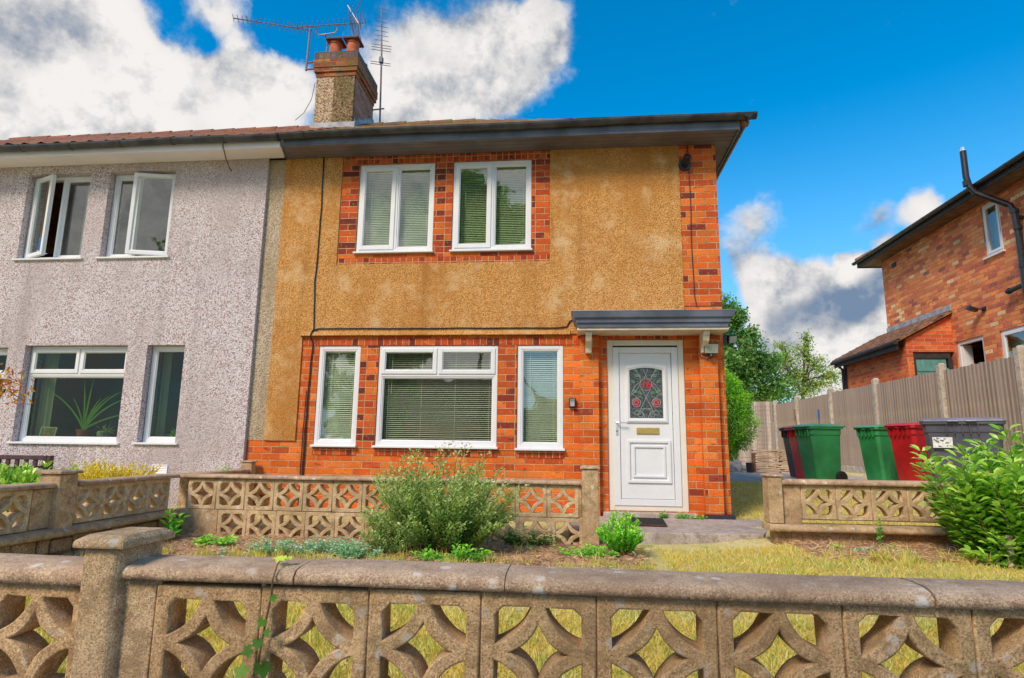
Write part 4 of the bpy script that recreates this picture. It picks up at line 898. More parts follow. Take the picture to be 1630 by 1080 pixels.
for (cx,cy,capped) in ((-4.50,2.74,1),(-4.16,2.74,1),(-4.22,3.40,0)):
    bm=B(); lathe(bm,[(.135,0),(.13,.02),(.118,.05),(.112,.30),(.128,.305),(.128,.345),(.10,.345)] if capped else [(.12,0),(.10,.05),(.095,.27),(.115,.28),(.115,.33),(.08,.33)],(cx,cy,8.0),20)
    pt=fin('chimney_pot',bm,M['terracotta'] if capped else M['pot_dark'],ch,smooth=False,bevel=.004)
    if capped:
        bm=B(); box(bm,cx-.15,cx+.16,cy-.16,cy+.16,8.346,8.385); box(bm,cx-.13,cx+.13,cy-.13,cy+.13,8.33,8.346); fin('cowl',bm,M['pot_dark'],pt,bevel=.015)

# ================================================================ the pebbledashed house (left half)
K=root('semi_detached_house',(-6.6,0,0),'mauve pebbledashed semi detached house with red pantiles and open upstairs windows','house')
W1=[(-7.64,-6.69,3.245,4.482),(-6.405,-5.43,3.245,4.482),(-7.30,-5.83,.765,2.037),(-5.552,-5.03,.775,2.037),(-9.0,-7.55,.775,2.01)]
bm=B(); wallbox(bm,-11.0,-4.105,-.3,ZT,-.05,.24,W1); box(bm,-11,-4.2,6.0,6.25,-.3,ZT); box(bm,-11.25,-11.0,-.05,6.25,-.3,ZT); fin('wall',bm,M['pebble'],K)
bm=B(); box(bm,-4.104,-3.8725,-.0,.0055,.822,ZT-.002); fin('party_strip',bm,M['pebble_old'],K)
bm=B(); box(bm,-4.2,-4.0,.262,5.99,-.3,4.6); fin('party_wall',bm,M['plaster'],K)
OPEN1={0:(-R(22),'l')}; OPEN2={1:(R(13),'r')}
def kwin(i,*a,**k):
    x0,x1,z0,z1=W1[i]; return window(K,x0+.012,x1-.003,z0+.004,z1-.004,.045,*a,sill_y=-.085,sillx=.05,**k)
kwin(0,'two',open_=OPEN1,glass='glass',curt=((-7.0,-6.85,.22),),label='upstairs window with its left casement open')
kwin(1,'two',open_=OPEN2,glass='glass',cut=-.12,label='upstairs window with its right casement open')
kwin(2,'three',curt=((-7.24,-7.02,.18),),glass='glass_low'); kwin(3,'one',curt=((-5.50,-5.40,.18),),glass='glass_low'); kwin(4,'three',glass='glass_low',curt=((-7.80,-7.62,.18),))
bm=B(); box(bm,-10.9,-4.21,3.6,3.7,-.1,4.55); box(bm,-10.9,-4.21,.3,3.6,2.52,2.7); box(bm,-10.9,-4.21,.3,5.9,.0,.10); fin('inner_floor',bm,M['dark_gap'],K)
bm=B(); prism(bm,[(-11.3,-.051,4.602),(-3.88,-.051,4.602),(-3.77,-.385,4.602),(-11.3,-.385,4.602)],(0,0,.02)); fin('soffit',bm,M['soffit_white'],K)
bm=B(); box(bm,-11.3,-3.775,-.405,-.386,4.575,4.74); fin('fascia',bm,M['soffit_white'],K,bevel=.003)
gutter(K,-11.3,-3.76,4.668,4.705,M['gutter'],step=.72)
kr=pantiles('roof',-11.3,-4.0,K,M['pantiles'],False,.24,.020,7.)
bm=B(); a=[(-11.3,6.5,4.755),(-4.0,6.5,4.755),(-4.0,3.0,6.76),(-11.3,3.0,6.76)]; bm.faces.new([bm.verts.new(p_) for p_ in a]); a=[(-11.3,-.47,4.755),(-11.3,3,6.76),(-11.3,6.5,4.755)]; bm.faces.new([bm.verts.new(p_) for p_ in a]); fin('roof_slope',bm,M['pantiles'],kr)
ridge_tiles(kr,(-11.3,3,6.72),(-4.80,3,6.72),M['pantiles'])
bm=B(); frame_ring(bm,-5.30,-5.09,.375,.505,-.062,-.049,.014)
for k in range(5): prism(bm,[(-5.27,-.060,.395+.021*k),(-5.27,-.051,.395+.021*k),(-5.27,-.051,.412+.021*k)],(.165,0,0))
fin('air_vent',bm,M['soffit_white'],K)
bm=B()
for k in range(3):  # rooms seen through the glass
    pass
box(bm,-6.85,-6.5,1.6,1.66,.5,1.95); box(bm,-6.6,-6.1,1.2,1.8,.4,.95); bm2=bm
fin('armchair',bm2,M['blue_cloth'],None,'dark blue armchair standing inside the pebbledashed house','armchair',bevel=.05)

# ================================================================ house next door on the right
Q=root('neighbouring_house',(9.8,5,.9),'weathered red brick house with black soil pipe beyond the board fence','house')
XW=8.0; SZ=5.60
WQ=[(4.33,4.83,4.55,5.62-.02),(5.18,6.10,1.0,3.04),(3.3,4.72,1.9,3.0),(2.2,3.7,4.55,5.62-.02)]
# wall runs along y: build in a rotated frame (u = y) then turn
def turned(bm):
    for v in bm.verts: v.co=Vector((XW+(v.co.y),v.co.x,v.co.z))
    bmesh.ops.reverse_faces(bm,faces=bm.faces[:]); return bm
WQ=[(4.32,4.82,4.50,5.55),(5.20,6.06,1.0,3.05),(3.35,4.72,1.9,3.03),(2.0,3.6,4.50,5.55)]
bm=turned((lambda b_:(wallbox(b_,-1.0,8.75,.3,SZ,0,.25,WQ),b_)[1])(B())); box(bm,XW+.251,13.5,8.5,8.75,.3,SZ); box(bm,XW+.251,13.5,-1.0,-.75,.3,SZ); box(bm,13.5,13.75,-1,8.75,.3,SZ); fin('wall',bm,M['brick_nbr'],Q)
def yframe(u0,u1,z0,z1,t,x,dep,m,par,name,bev=.004):
    b_=B(); frame_ring(b_,u0,u1,z0,z1,0,dep,t)
    for v in b_.verts: v.co=Vector((x+v.co.y,v.co.x,v.co.z))
    bmesh.ops.reverse_faces(b_,faces=b_.faces[:]); return fin(name,b_,m,par,bevel=bev)
for k,(u0,u1,z0,z1) in enumerate(WQ):
    if k==1: 
        f=yframe(u0,u1,z0,z1,.075,XW+.03,.08,M['upvc'],Q,'door_frame')
        b_=B(); box(b_,XW+.05,XW+.24,u1-.12,u1-.08,1.05,2.97); fin('open_door',b_,M['upvc'],f,bevel=.005); continue
    f=yframe(u0,u1,z0,z1,.06,XW+.02,.06,M['upvc'],Q,'window')
    yframe(u0+.05,u1-.05,z0+.05,z1-.05,.05,XW+.006,.05,M['upvc'],f,'sash')
    b_=B(); box(b_,XW+.03,XW+.036,u0+.09,u1-.09,z0+.09,z1-.09); fin('pane',b_,M['glass'],f)
    b_=B(); box(b_,XW+.18,XW+.19,u0,u1,z0,z1); fin('blind',b_,M['curtain'],f)
    b_=B(); box(b_,XW-.05,XW+.02,u0-.04,u1+.04,z0-.035,z0-.003); fin('sill',b_,M['upvc'],f,bevel=.004)
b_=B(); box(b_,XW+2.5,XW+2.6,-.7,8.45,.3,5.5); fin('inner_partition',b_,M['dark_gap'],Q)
OV=.42
bm=B(); box(bm,XW-OV+.02,XW-.001,-1.4,9.15,SZ+.002,SZ+.03); box(bm,XW,13.9,8.751,9.15,SZ+.003,SZ+.03)
for k in range(4): box(bm,XW-OV+.06+.09*k,XW-OV+.064+.09*k,-1.4,9.1,SZ-.003,SZ+.0015)
fin('soffit',bm,M['soffit_wood'],Q)
bm=B(); box(bm,XW-OV,XW-OV+.019,-1.4,9.17,SZ-.02,SZ+.13); box(bm,XW-OV,14,9.152,9.17,SZ-.02,SZ+.13); fin('fascia',bm,M['timber_dark'],Q,bevel=.003)
bm=B(); rr=.06; pr=[(XW-OV-.064+rr*math.cos(PI+PI*i/9),SZ+.125+rr*math.sin(PI+PI*i/9)) for i in range(10)]
prism(bm,[(a,-1.4,b_) for a,b_ in pr],(0,10.6,0))
for k in range(12): 
    rr=.066; yy=-1+.85*k; pr=[(XW-OV-.064+rr*math.cos(PI+PI*i/9),SZ+.125+rr*math.sin(PI+PI*i/9)) for i in range(10)]; prism(bm,[(a,yy,b_) for a,b_ in pr],(0,.04,0))
fin('gutter',bm,M['black_plastic'],Q)
bm=B(); e=[(XW-OV-.02,-1.42,SZ+.14),(14,-1.42,SZ+.14),(14,9.2,SZ+.14),(XW-OV-.02,9.2,SZ+.14)]; t_=[(10.8,2.0,SZ+1.75),(10.8,5.8,SZ+1.75)]
ev=[bm.verts.new(p_) for p_ in e]; tv=[bm.verts.new(p_) for p_ in t_]
for f in ((ev[0],ev[1],tv[0]),(ev[1],ev[2],tv[1],tv[0]),(ev[2],ev[3],tv[1]),(ev[3],ev[0],tv[0],tv[1])): bm.faces.new(f)
bm.faces.new(ev[::-1]); qr=fin('roof',bm,M['tile_old'],Q)
ridge_tiles(qr,(XW-OV,9.18,SZ+.17),(10.8,5.8,SZ+1.78),M['tile_old'],.08)
# soil pipe
bm=B(); yp=4.02
tube(bm,[(XW-.10,yp-.25,.9),(XW-.10,yp-.25,4.55),(XW-.10,yp-.22,5.02),(XW-.13,yp-.18,5.18),(XW-.22,yp-.10,5.28),(XW-.50,yp+.10,5.55),(XW-.57,yp+.14,5.68),(XW-.60,yp+.16,5.9),(XW-.60,yp+.16,6.42)],.055,12)
for z_ in (2.6,3.2,4.0,4.7,5.02): tube(bm,[(XW-.10,yp-.25 if z_<5 else yp-.22,z_),(XW-.10,yp-.25 if z_<5 else yp-.22,z_+.07)],.068,12)
tube(bm,[(XW-.595,yp+.16,5.72),(XW-.60,yp+.16,5.82)],.068,12); tube(bm,[(XW-.10,yp-.25,3.70),(XW-.11,yp+.02,3.68),(XW-.11,yp+.20,3.67)],.045,10); tube(bm,[(XW-.11,yp+.12,3.675),(XW-.11,yp+.17,3.673)],.056,10)
for z_ in (2.9,3.9,4.9): box(bm,XW-.10,XW,yp-.29,yp-.20,z_,z_+.05)
fin('soil_pipe',bm,M['black_plastic'],Q,smooth=False)
bm=B(); tube(bm,[(XW-.60,yp+.16,6.42),(XW-.60,yp+.16,6.50)],[.05,.03],10); fin('vent_cage',bm,M['chrome'],Q)
bm=B(); box(bm,XW-.012,XW+.0,8.05,8.25,5.30,5.42); fin('air_brick',bm,M['timber_dark'],Q)
# lean to outhouse at the rear of the side wall
LY0,LY1,LX=6.15,9.15,7.05
lz=lambda x_:3.08+(x_-6.82)*(3.72-3.08)/(XW-6.82)
bm=B(); box(bm,LX,LX+.11,LY0+.112,LY1,.3,2.98); prism(bm,[(LX,LY0,2.86),(XW-.002,LY0,2.86),(XW-.002,LY0,lz(XW)-.07),(LX,LY0,lz(LX)-.07)],(0,.11,0)); box(bm,LX,LX+.13,LY0,LY0+.11,.3,2.858); box(bm,LX,XW,LY1-.1,LY1,.3,3.0)
lt=fin('lean_to',bm,M['brick_lean'],Q)
bm=B(); box(bm,LX+.131,XW-.06,LY0+.03,LY0+.09,2.72,2.857); box(bm,XW-.11,XW-.03,LY0+.03,LY0+.09,.9,2.72); box(bm,LX+.131,LX+.19,LY0+.03,LY0+.09,.9,2.72); fin('lintel',bm,M['timber_dark'],lt,bevel=.004)
bm=B()
for k in range(6): box(bm,LX+.192+.102*k,LX+.29+.102*k,LY0+.05,LY0+.075,1.0,2.715)
box(bm,LX+.20,XW-.12,LY0+.036,LY0+.05,2.45,2.52); fin('boarded_door',bm,M['teal'],lt,bevel=.003)
bm=B(); prism(bm,[(6.80,LY0-.10,lz(6.80)-.03),(XW+.0,LY0-.10,lz(XW)-.03),(XW+.0,LY0-.10,lz(XW)+.03),(6.80,LY0-.10,lz(6.80)+.03)],(0,LY1-LY0+.25,0))
for k in range(9):
    box(bm,6.80,6.90,LY0-.10+.35*k,LY0-.09+.35*k,lz(6.80)+.03,lz(6.8)+.05)
for k in range(7): x_=6.86+.18*k; box(bm,x_,x_+.012,LY0-.12,LY1+.1,lz(x_)+.03,lz(x_)+.048)
fin('lean_to_roof',bm,M['tile_old'],lt)
bm=B(); box(bm,6.83,6.86,LY0-.08,LY1+.1,2.90,3.07); box(bm,LX-.02,LX+.03,LY1-.1,LY1+.05,2.0,3.05); tube(bm,[(6.79,LY0-.12,3.05),(6.79,LY1+.12,3.02)],.05,10); fin('lean_to_fascia',bm,M['timber_dark'],lt)
bm=B(); tube(bm,[(6.83,LY1-.02,3.0),(6.98,LY1-.02,2.85),(6.98,LY1-.02,.8)],.035,8); fin('downpipe',bm,M['black_plastic'],lt)
bm=B(); box(bm,XW-.03,XW+.0,LY0-.08,8.75,lz(XW)-.02,lz(XW)+.14); fin('flashing',bm,M['lead'],lt,bevel=.004)

# ================================================================ fences
F=root('board_fence',(6.5,6,.2),'tall weathered closeboard fence with concrete posts behind the wheelie bins','fence')
PY=[-1.7,.15,2.05,4.0,6.40,8.75,11.1,13.1]
for i in range(len(PY)-1):
    a,b_=PY[i]+.06,PY[i+1]-.06; bm=B(); y_=a; k=0; top=2.20+.012*math.sin(i*2.)
    while y_<b_-.02:
        w_=min(.108,b_-y_); z0=.44+.0*random.random(); z1=top+random.uniform(-.012,.012); lean=random.gauss(0,.003)
        # feather edged board: thick at one side, thin at the other, overlapping the next
        prism(bm,[(6.500,y_,z0),(6.462,y_,z0),(6.492,y_+w_,z0),(6.500,y_+w_,z0)],(lean*.3,lean,z1-z0)); y_+=.098; k+=1
    for z_ in (.6,1.3,2.0): prism(bm,[(6.503,a,z_),(6.503,b_,z_),(6.54,b_,z_),(6.54,a,z_)],(0,0,.07))
    fin('fence_panel',bm,M['fence'],F)
    bm=B(); box(bm,6.475,6.525,a-.01,b_+.01,.05,.437); fin('gravel_board',bm,M['post'],F,bevel=.006)
for y_ in PY[1:]:
    bm=B(); box(bm,6.425,6.545,y_-.055,y_+.055,.0,2.30); prism(bm,[(6.435,y_-.055,2.3),(6.545,y_-.055,2.3),(6.52,y_-.03,2.33),(6.46,y_-.03,2.33)],(0,.05,0)); fin('fence_post',bm,M['post'],F,bevel=.008)
F2=root('board_fence',(5,13.1,.2),'horizontal board fence closing the far end of the side garden','fence')
for (a,b_) in ((1.9,3.8),(3.86,5.72),(5.78,6.40)):
    bm=B(); z_=.25; k=0
    while z_<2.15: 
        prism(bm,[(a,13.10,z_),(a,13.082,z_),(a,13.09,z_+.15),(a,13.10,z_+.15)],(b_-a,random.gauss(0,.004),random.gauss(0,.012))); z_+=.135
    for x_ in (a+.02,(a+b_)/2,b_-.07): box(bm,x_,x_+.05,13.05,13.08,.22,2.2)
    fin('fence_panel',bm,M['fence'],F2)
for x_ in (3.83,5.75): bm=B(); box(bm,x_-.05,x_+.05,13.04,13.15,.1,2.25); fin('fence_post',bm,M['post'],F2,bevel=.008)

# ================================================================ wheelie bins
def wheelie(name,loc,rz,label,body,lid,group,w_=.58,d_=.72,h=1.07,sticker=False,lidtilt=0.,wide=1.):
    r_=root(name,loc,label,'wheelie bin',group,rz)
    bm=B(); wt,dt=w_/2-.035,d_/2-.03; wb,db=wt*.80,dt*.72; off=.03; zt=h-.11
    def ring(z,wx,dy,cy,c=.04):
        pts=[(wx,-dy+c),(wx,dy-c),(wx-c,dy),(-wx+c,dy),(-wx,dy-c),(-wx,-dy+c),(-wx+c,-dy),(wx-c,-dy)]
        return [bm.verts.new((a,b_+cy,z)) for a,b_ in pts]
    lv=[(.03,wb,db,off),(.05,wb+.01,db+.01,off),(.30,wb+.022,db+.035,off*.8),(zt-.14,wt-.012,dt-.02,.005),(zt-.12,wt+.004,dt-.006,.0),(zt-.02,wt+.004,dt,.0),(zt-.018,wt+.03,dt+.028,0),(zt+.012,wt+.03,dt+.028,0)]
    rg=[ring(*q) for q in lv]
    for A,C in zip(rg,rg[1:]):
        for k in range(8): bm.faces.new((A[k],A[(k+1)%8],C[(k+1)%8],C[k]))
    bm.faces.new(rg[0][::-1]); bm.faces.new(rg[-1])
    for s in (1,-1):   # recessed side panel reads as a raised frame
        for (ya,yb,za,zb) in ((-.10,.14,.52,.54),(-.10,-.085,.12,.52),(.125,.14,.12,.52)):
            xa=s*(wt-.035); box(bm,min(xa,xa+s*.012),max(xa,xa+s*.012),ya,yb,za,zb)
    for k in range(5): box(bm,-.18+.085*k,-.165+.085*k,-dt-.02,-dt+.02,zt-.15,zt-.02)
    b=fin('body',bm,M[body],r_,local=True,bevel=.008)
    bm=B(); z=zt+.014; W_,D_=wt+.038,dt+.04
    A=ring(z,W_,D_,.0,.05); Bv=ring(z+.022,W_+.004,D_+.004,.0,.05); C=ring(z+.05,W_-.05,D_-.07,.01,.06); D=ring(z+.062,W_-.14,D_-.18,.03,.06)
    for P_,Q_ in ((A,Bv),(Bv,C),(C,D)):
        for k in range(8): bm.faces.new((P_[k],P_[(k+1)%8],Q_[(k+1)%8],Q_[k]))
    bm.faces.new(A[::-1]); bm.faces.new(D); box(bm,-.16,-.04,-D_-.035,-D_+.01,z,z+.018); box(bm,.04,.16,-D_-.035,-D_+.01,z,z+.018)
    for v in bm.verts: v.co.z+= (v.co.y-dt)*lidtilt
    fin('lid',bm,M[lid],r_,local=True,bevel=.008)
    bm=B(); tube(bm,[(-wt*.9,dt+.075,zt+.03),(wt*.9,dt+.075,zt+.03)],.016,8); 
    for s in (1,-1): tube(bm,[(s*wt*.7,dt,zt-.01),(s*wt*.7,dt+.075,zt+.03)],.015,8)
    fin('handle',bm,M[body],r_,local=True)
    for s in (1,-1):
        bm=B(); x=s*(wb+.035)
        prof=[(.098,-.024),(.105,-.012),(.105,.012),(.098,.024),(.045,.026),(.045,.01)]
        rings=[[bm.verts.new((x+dx,off+db-.01+rr*math.cos(t*PI/10),.105+rr*math.sin(t*PI/10))) for t in range(20)] for rr,dx in prof+[(.045,-.01),(.045,-.026)]]
        rings.append(rings[0])
        for P_,Q_ in zip(rings,rings[1:]):
            for k in range(20): bm.faces.new((P_[k],P_[(k+1)%20],Q_[(k+1)%20],Q_[k]))
        wl=fin('wheel',bm,M['rubber'],r_,local=True)
        bm=B(); tube(bm,[(x-.02,off+db-.01,.105),(x+.021,off+db-.01,.105)],.046,14); tube(bm,[(x+.02,off+db-.01,.105),(x+.03,off+db-.01,.105)],.018,10); fin('hub',bm,M['black_plastic'],wl,local=True)
    bm=B(); tube(bm,[(-wb-.03,off+db-.01,.105),(wb+.03,off+db-.01,.105)],.012,8); fin('axle',bm,M['metal'],r_,local=True)
    return r_
gbin='wheelie bins on the patio'
zz=.215
wheelie('wheelie_bin',(4.41,4.25,zz),R(-76),'green wheelie bin nearest the house, in front of the red and black ones','bin_green','bin_green_lid',gbin,d_=.66)
wheelie('wheelie_bin',(4.50,4.90,zz),R(-80),'dark red wheelie bin squeezed between a black bin and a green bin','bin_red','bin_red_lid',gbin)
wheelie('wheelie_bin',(4.60,5.55,zz),R(-82),'black wheelie bin beside the stacked tiles','bin_black','bin_black',gbin)
wheelie('wheelie_bin',(5.56,4.38,zz),R(-72),'green wheelie bin in the right hand row, left of the bright red bin','bin_green','bin_green_lid',gbin)
wheelie('wheelie_bin',(5.64,3.42,zz),R(-68),'bright red wheelie bin next to the large grey bin','bin_red','bin_red_lid',gbin)
bgz=.12
bg=wheelie('wheelie_bin',(5.30,1.60,bgz),R(-28),'large slate grey wheelie bin with white label behind the laurel bush','bin_grey','bin_grey_lid',gbin,w_=.94,d_=.80,h=1.16)
bm=B(); box(bm,-.34,-.12,-.378,-.374,.72,.86); lb=fin('sticker',bm,M['white_label'],bg,local=True)
bm=B(); random.seed(3)
for k in range(14):
    a=random.uniform(-.33,-.17); c_=random.uniform(.73,.84); box(bm,a,a+random.uniform(.01,.04),-.3815,-.3785,c_,c_+.012)
fin('print',bm,M['grey_paint'],lb,local=True)

# ================================================================ small things on the patio
bm=B(); random.seed(11)
t_=root('tile_stack',(4.55,8.6,.215),'uneven stack of old roof tiles beside the black bin','tile stack')
for c_ in range(2):
    for k in range(11):
        b_=B(); z_=.22+.052*k; x0_=4.48+.60*c_+random.gauss(0,.02); M4=Matrix.Translation((x0_+.28,8.6,z_))@Matrix.Rotation(random.gauss(0,.05),4,'Y')@Matrix.Rotation(random.gauss(0,.06),4,'Z')
        n0=len(bm.verts); box(bm,-.28,.28,-.17,.17,0,.026,M4); b_.free()
fin('tiles',bm,simple('stacked tile clay',(.80,.52,.34),.9,.35,5,.6),t_,bevel=.004)
bm=B(); box(bm,4.38,4.46,8.4,8.45,.2,.68); fin('paving_slab',bm,M['tile_old'],None,'narrow reddish slab standing on edge against the tile stack','slab',bevel=.005)
bm=B(); bmesh.ops.create_icosphere(bm,subdivisions=3,radius=1)
for v in bm.verts: v.co=Vector((v.co.x*.17,v.co.y*.15,v.co.z*.16))*(1+.3*mnoise.noise(v.co*1.6))+Vector((4.02,8.5,.34))
fin('boulder',bm,M['stone_white'],None,'pale rounded stone on the patio beside the hedge','stone')
bm=B(); lathe(bm,[(.07,0),(.085,.2),(.09,.24),(.075,.24)],(4.28,8.3,.216),12); fin('plant_pot',bm,M['bin_black'],None,'small black plastic pot between the pale stone and the slab','pot')
def pole(name,pts,m,label,cat,head=None):
    bm=B(); tube(bm,pts,.014,8); r_=root(name,pts[0],label,cat); fin('shaft',bm,m,r_); 
    bm=B(); tube(bm,[Vector(pts[-1])-Vector((0,0,.24)),Vector(pts[-1])],.018,8); fin('grip',bm,head or m,r_)
pole('broom',[(4.95,5.6,.22),(4.97,5.62,1.60)],M['wood'],'broom with blue handle standing behind the green bin','broom',M['blue_plastic'])
pole('garden_fork',[(4.72,5.95,.22),(4.62,5.97,1.62)],M['wood'],'bare wooden tool handle leaning behind the red bin','garden tool')

# ================================================================ fittings on the houses
s_=root('security_light',(1.60,-.09,1.95),'floodlight with motion sensor below the right canopy bracket','floodlight')
bm=B(); M4=Matrix.Translation((1.612,-.165,1.955))@Matrix.Rotation(R(18),4,'X'); prism(bm,[(-.085,-.03,-.062),(.085,-.03,-.062),(.085,-.03,.062),(-.085,-.03,.062)],(0,.055,0),M4); fin('housing',bm,M['black_plastic'],s_,bevel=.006)
bm=B(); box(bm,-.078,.078,-.036,-.0305,-.055,.055,M4); fin('lens',bm,M['lamp_glass'],s_,bevel=.003)
bm=B(); box(bm,1.59,1.64,-.14,-.086,1.86,1.93); tube(bm,[(1.615,-.15,1.885),(1.615,-.16,1.845)],[.028,.026],12); fin('sensor',bm,M['black_plastic'],s_,bevel=.006)
bm=B(); tube(bm,[(1.53,-.10,1.96),(1.505,-.1,1.93),(1.515,-.1,1.87),(1.57,-.1,1.845),(1.6,-.1,1.87)],.004,6); fin('cable',bm,M['upvc_warm'],s_)
s_=root('security_light',(1.80,.1,2.08),'black floodlight round the corner of the orange house','floodlight')
bm=B(); box(bm,1.808,1.85,.02,.12,2.03,2.15); fin('bracket',bm,M['black_plastic'],s_,bevel=.006)
M4=Matrix.Translation((1.90,.04,2.10))@Matrix.Rotation(R(25),4,'X')@Matrix.Rotation(R(20),4,'Z'); bm=B(); box(bm,-.055,.055,-.03,.03,-.05,.05,M4); fin('housing',bm,M['black_plastic'],s_,bevel=.008)
bm=B(); box(bm,-.045,.05,-.036,-.031,-.04,.04,M4); fin('lens',bm,M['lamp_glass'],s_)
s_=root('security_light',(XW-.1,5.0,3.55),'small black lamp high on the side wall of the house next door','floodlight')
bm=B(); box(bm,XW-.03,XW,5.0,5.10,3.50,3.58); tube(bm,[(XW-.03,5.05,3.53),(XW-.12,5.10,3.56)],.015,6); fin('bracket',bm,M['black_plastic'],s_)
bm=B(); box(bm,-.09,.09,-.05,.05,-.035,.035,Matrix.Translation((XW-.17,5.14,3.56))@Matrix.Rotation(R(20),4,'Y')); fin('housing',bm,M['black_plastic'],s_,bevel=.01)
s_=root('key_safe',(-.012,-.0,1.28),'small black key safe with grey keypad on the brick beside the right bay window','key safe')
bm=B(); box(bm,-.052,.030,-.045,.005,1.258,1.372); fin('case',bm,M['black_plastic'],s_,bevel=.010,seg=3)
bm=B(); box(bm,-.038,.016,-.052,-.0455,1.27,1.36); fin('keypad',bm,M['lead'],s_,bevel=.006)
bm=B()
for i in range(3):
    for j in range(2): tube(bm,[(-.025+.014*i,-.056,1.335+.013*j),(-.025+.014*i,-.052,1.335+.013*j)],.004,8)
fin('buttons',bm,M['black_plastic'],s_)
s_=root('boiler_flue',(1.42,0,4.34),'round black flue in the top of the corner brickwork','flue')
bm=B(); tube(bm,[(1.42,-.002,4.335),(1.42,-.03,4.335)],[.082,.078],20); fin('collar',bm,M['black_plastic'],s_,bevel=.003)
bm=B(); tube(bm,[(1.42,-.02,4.34),(1.425,-.10,4.35),(1.43,-.16,4.385)],.045,14); fin('outlet',bm,M['rubber'],s_)
def cable(pts,label,r=.006,m='black_plastic',jit=.006,cat='cable',n=5):
    out=[]
    for a,b_ in zip(pts,pts[1:]):
        a,b_=Vector(a),Vector(b_)
        for k in range(n): q=a.lerp(b_,k/n); q+=Vector((mnoise.noise(q*4)*jit,0,mnoise.noise(q*4+Vector((7,0,0)))*jit)); out.append(q)
    out.append(Vector(pts[-1])); bm=B(); tube(bm,out,r,6); return fin('cable',bm,M[m],None,label,cat)
cable([(-3.335,-.024,4.60),(-3.325,-.024,3.9),(-3.34,-.024,2.86),(-3.318,-.024,2.24),(-3.335,-.062,2.17),(-3.335,-.062,2.14),(-3.32,-.010,2.05),(-3.335,-.010,1.6),(-3.33,-.010,.84),(-3.335,-.010,.0)],'black cable running down the left side of the orange house front',.0085,jit=.012)
cable([(-3.355,-.012,1.45),(-3.365,-.012,.84),(-3.365,-.012,.0)],'thin second cable low down left of the bay windows',.0065,jit=.01)
cable([(-3.33,-.027,2.20),(-3.26,-.027,2.245),(-1.7,-.027,2.24),(-.2,-.027,2.235),(-.08,-.027,2.25),(-.04,-.027,2.32),(.03,-.03,2.36)],'black cable running level just above the bay windows',.0075)
cable([(1.465,-.014,4.60),(1.475,-.014,4.0),(1.468,-.014,3.2),(1.48,-.014,2.62),(1.50,-.014,2.50)],'thin black cable down the corner brickwork below the flue',.0055)
cable([(-4.5,-.47,4.66),(-4.53,-.43,4.58),(-4.60,-.25,4.52),(-4.58,-.12,4.40)],'brown creeper tendril hanging from the gutter between the two houses',.008,'twig',.02,'creeper')

# aerials
def yagi(par,p0,p1,n,half,vert=False,r=.011,start=0.,tilt=None):
    p0,p1=Vector(p0),Vector(p1); bm=B(); tube(bm,[p0,p1],r,6); fin('boom',bm,M['metal'],par)
    d=(p1-p0).normalized(); s=d.cross(Vector((0,0,1))).normalized() if tilt is None else Vector(tilt).normalized(); bm=B()
    for k in range(n):
        q=p0.lerp(p1,start+(1-start)*k/(n-1)); h_=half*(.75+.35*k/(n-1)); tube(bm,[q-s*h_,q+s*h_],.0055,5)
    fin('elements',bm,M['metal'],par)
a1=root('tv_aerial',(-4.85,2.62,7.8),'long rusty aerial pointing left from a mast on the chimney','aerial')
yagi(a1,(-6.42,2.40,8.76),(-4.98,2.68,8.62),18,.10,tilt=(.25,-.9,.45),start=0)
bm=B(); tube(bm,[(-5.02,2.66,7.76),(-5.01,2.68,8.64)],.02,8); tube(bm,[(-5.03,2.66,7.92),(-4.80,2.66,7.93)],.016,6); tube(bm,[(-5.03,2.66,7.78),(-4.79,2.66,7.79)],.016,6); fin('mast',bm,M['metal'],a1)
a2=root('tv_aerial',(-4.75,2.9,8.0),'aerial with crossed reflector above the two chimney pots','aerial')
yagi(a2,(-5.42,2.75,8.76),(-4.02,2.95,8.93),15,.11,tilt=(.2,-.9,.5))
bm=B(); tube(bm,[(-4.80,3.0,7.9),(-4.79,3.0,8.60),(-4.79,2.86,8.66)],.018,8); tube(bm,[(-4.98,2.84,8.80),(-4.97,2.86,8.68),(-4.9,2.86,8.645),(-4.6,2.88,8.69),(-4.57,2.9,8.76),(-4.57,2.9,8.87)],.013,6); fin('mast',bm,M['metal'],a2)
bm=B()
for s in (1,-1):
    for k in range(6):
        q=Vector((-4.30+.04*k,2.93,8.90+s*(.03+.055*k))); e_=Vector((.12,-.95,.25)).normalized(); tube(bm,[q-e_*.26,q+e_*.26],.0055,5)
    tube(bm,[(-4.15,2.93,8.90),(-4.15-(.25 if s>0 else -.0),2.93,8.90+s*.42)],.010,5)
fin('reflector',bm,M['metal'],a2)
a3=root('tv_aerial',(-3.84,3.62,7.2),'tall upright mast aerial standing right of the chimney','aerial')
bm=B(); tube(bm,[(-3.83,3.55,7.05),(-3.875,3.55,8.7),(-3.93,3.55,9.75)],[.02,.018,.010],8); tube(bm,[(-4.01,3.55,7.42),(-3.76,3.55,7.44)],.014,6); fin('mast',bm,M['metal'],a3)
bm=B()
for k in range(8): z_=9.70-.105*k; x_=-3.93+.055*(9.75-z_)/1.05; tube(bm,[(x_-.09-.006*k,3.50,z_),(x_+.09+.006*k,3.60,z_+.01)],.0055,5)
fin('directors',bm,M['metal'],a3)
for zs_ in ((8.86,8.80,8.74),(8.47,8.42)):
    bm=B()
    for z_ in zs_: tube(bm,[(-4.08,3.5,z_+.01),(-3.69,3.6,z_-.01)],.007,5)
    fin('element_group',bm,M['metal'],a3)
bm=B(); box(bm,-3.91,-3.84,3.51,3.59,8.46,8.58); fin('junction_box',bm,M['black_plastic'],a3)
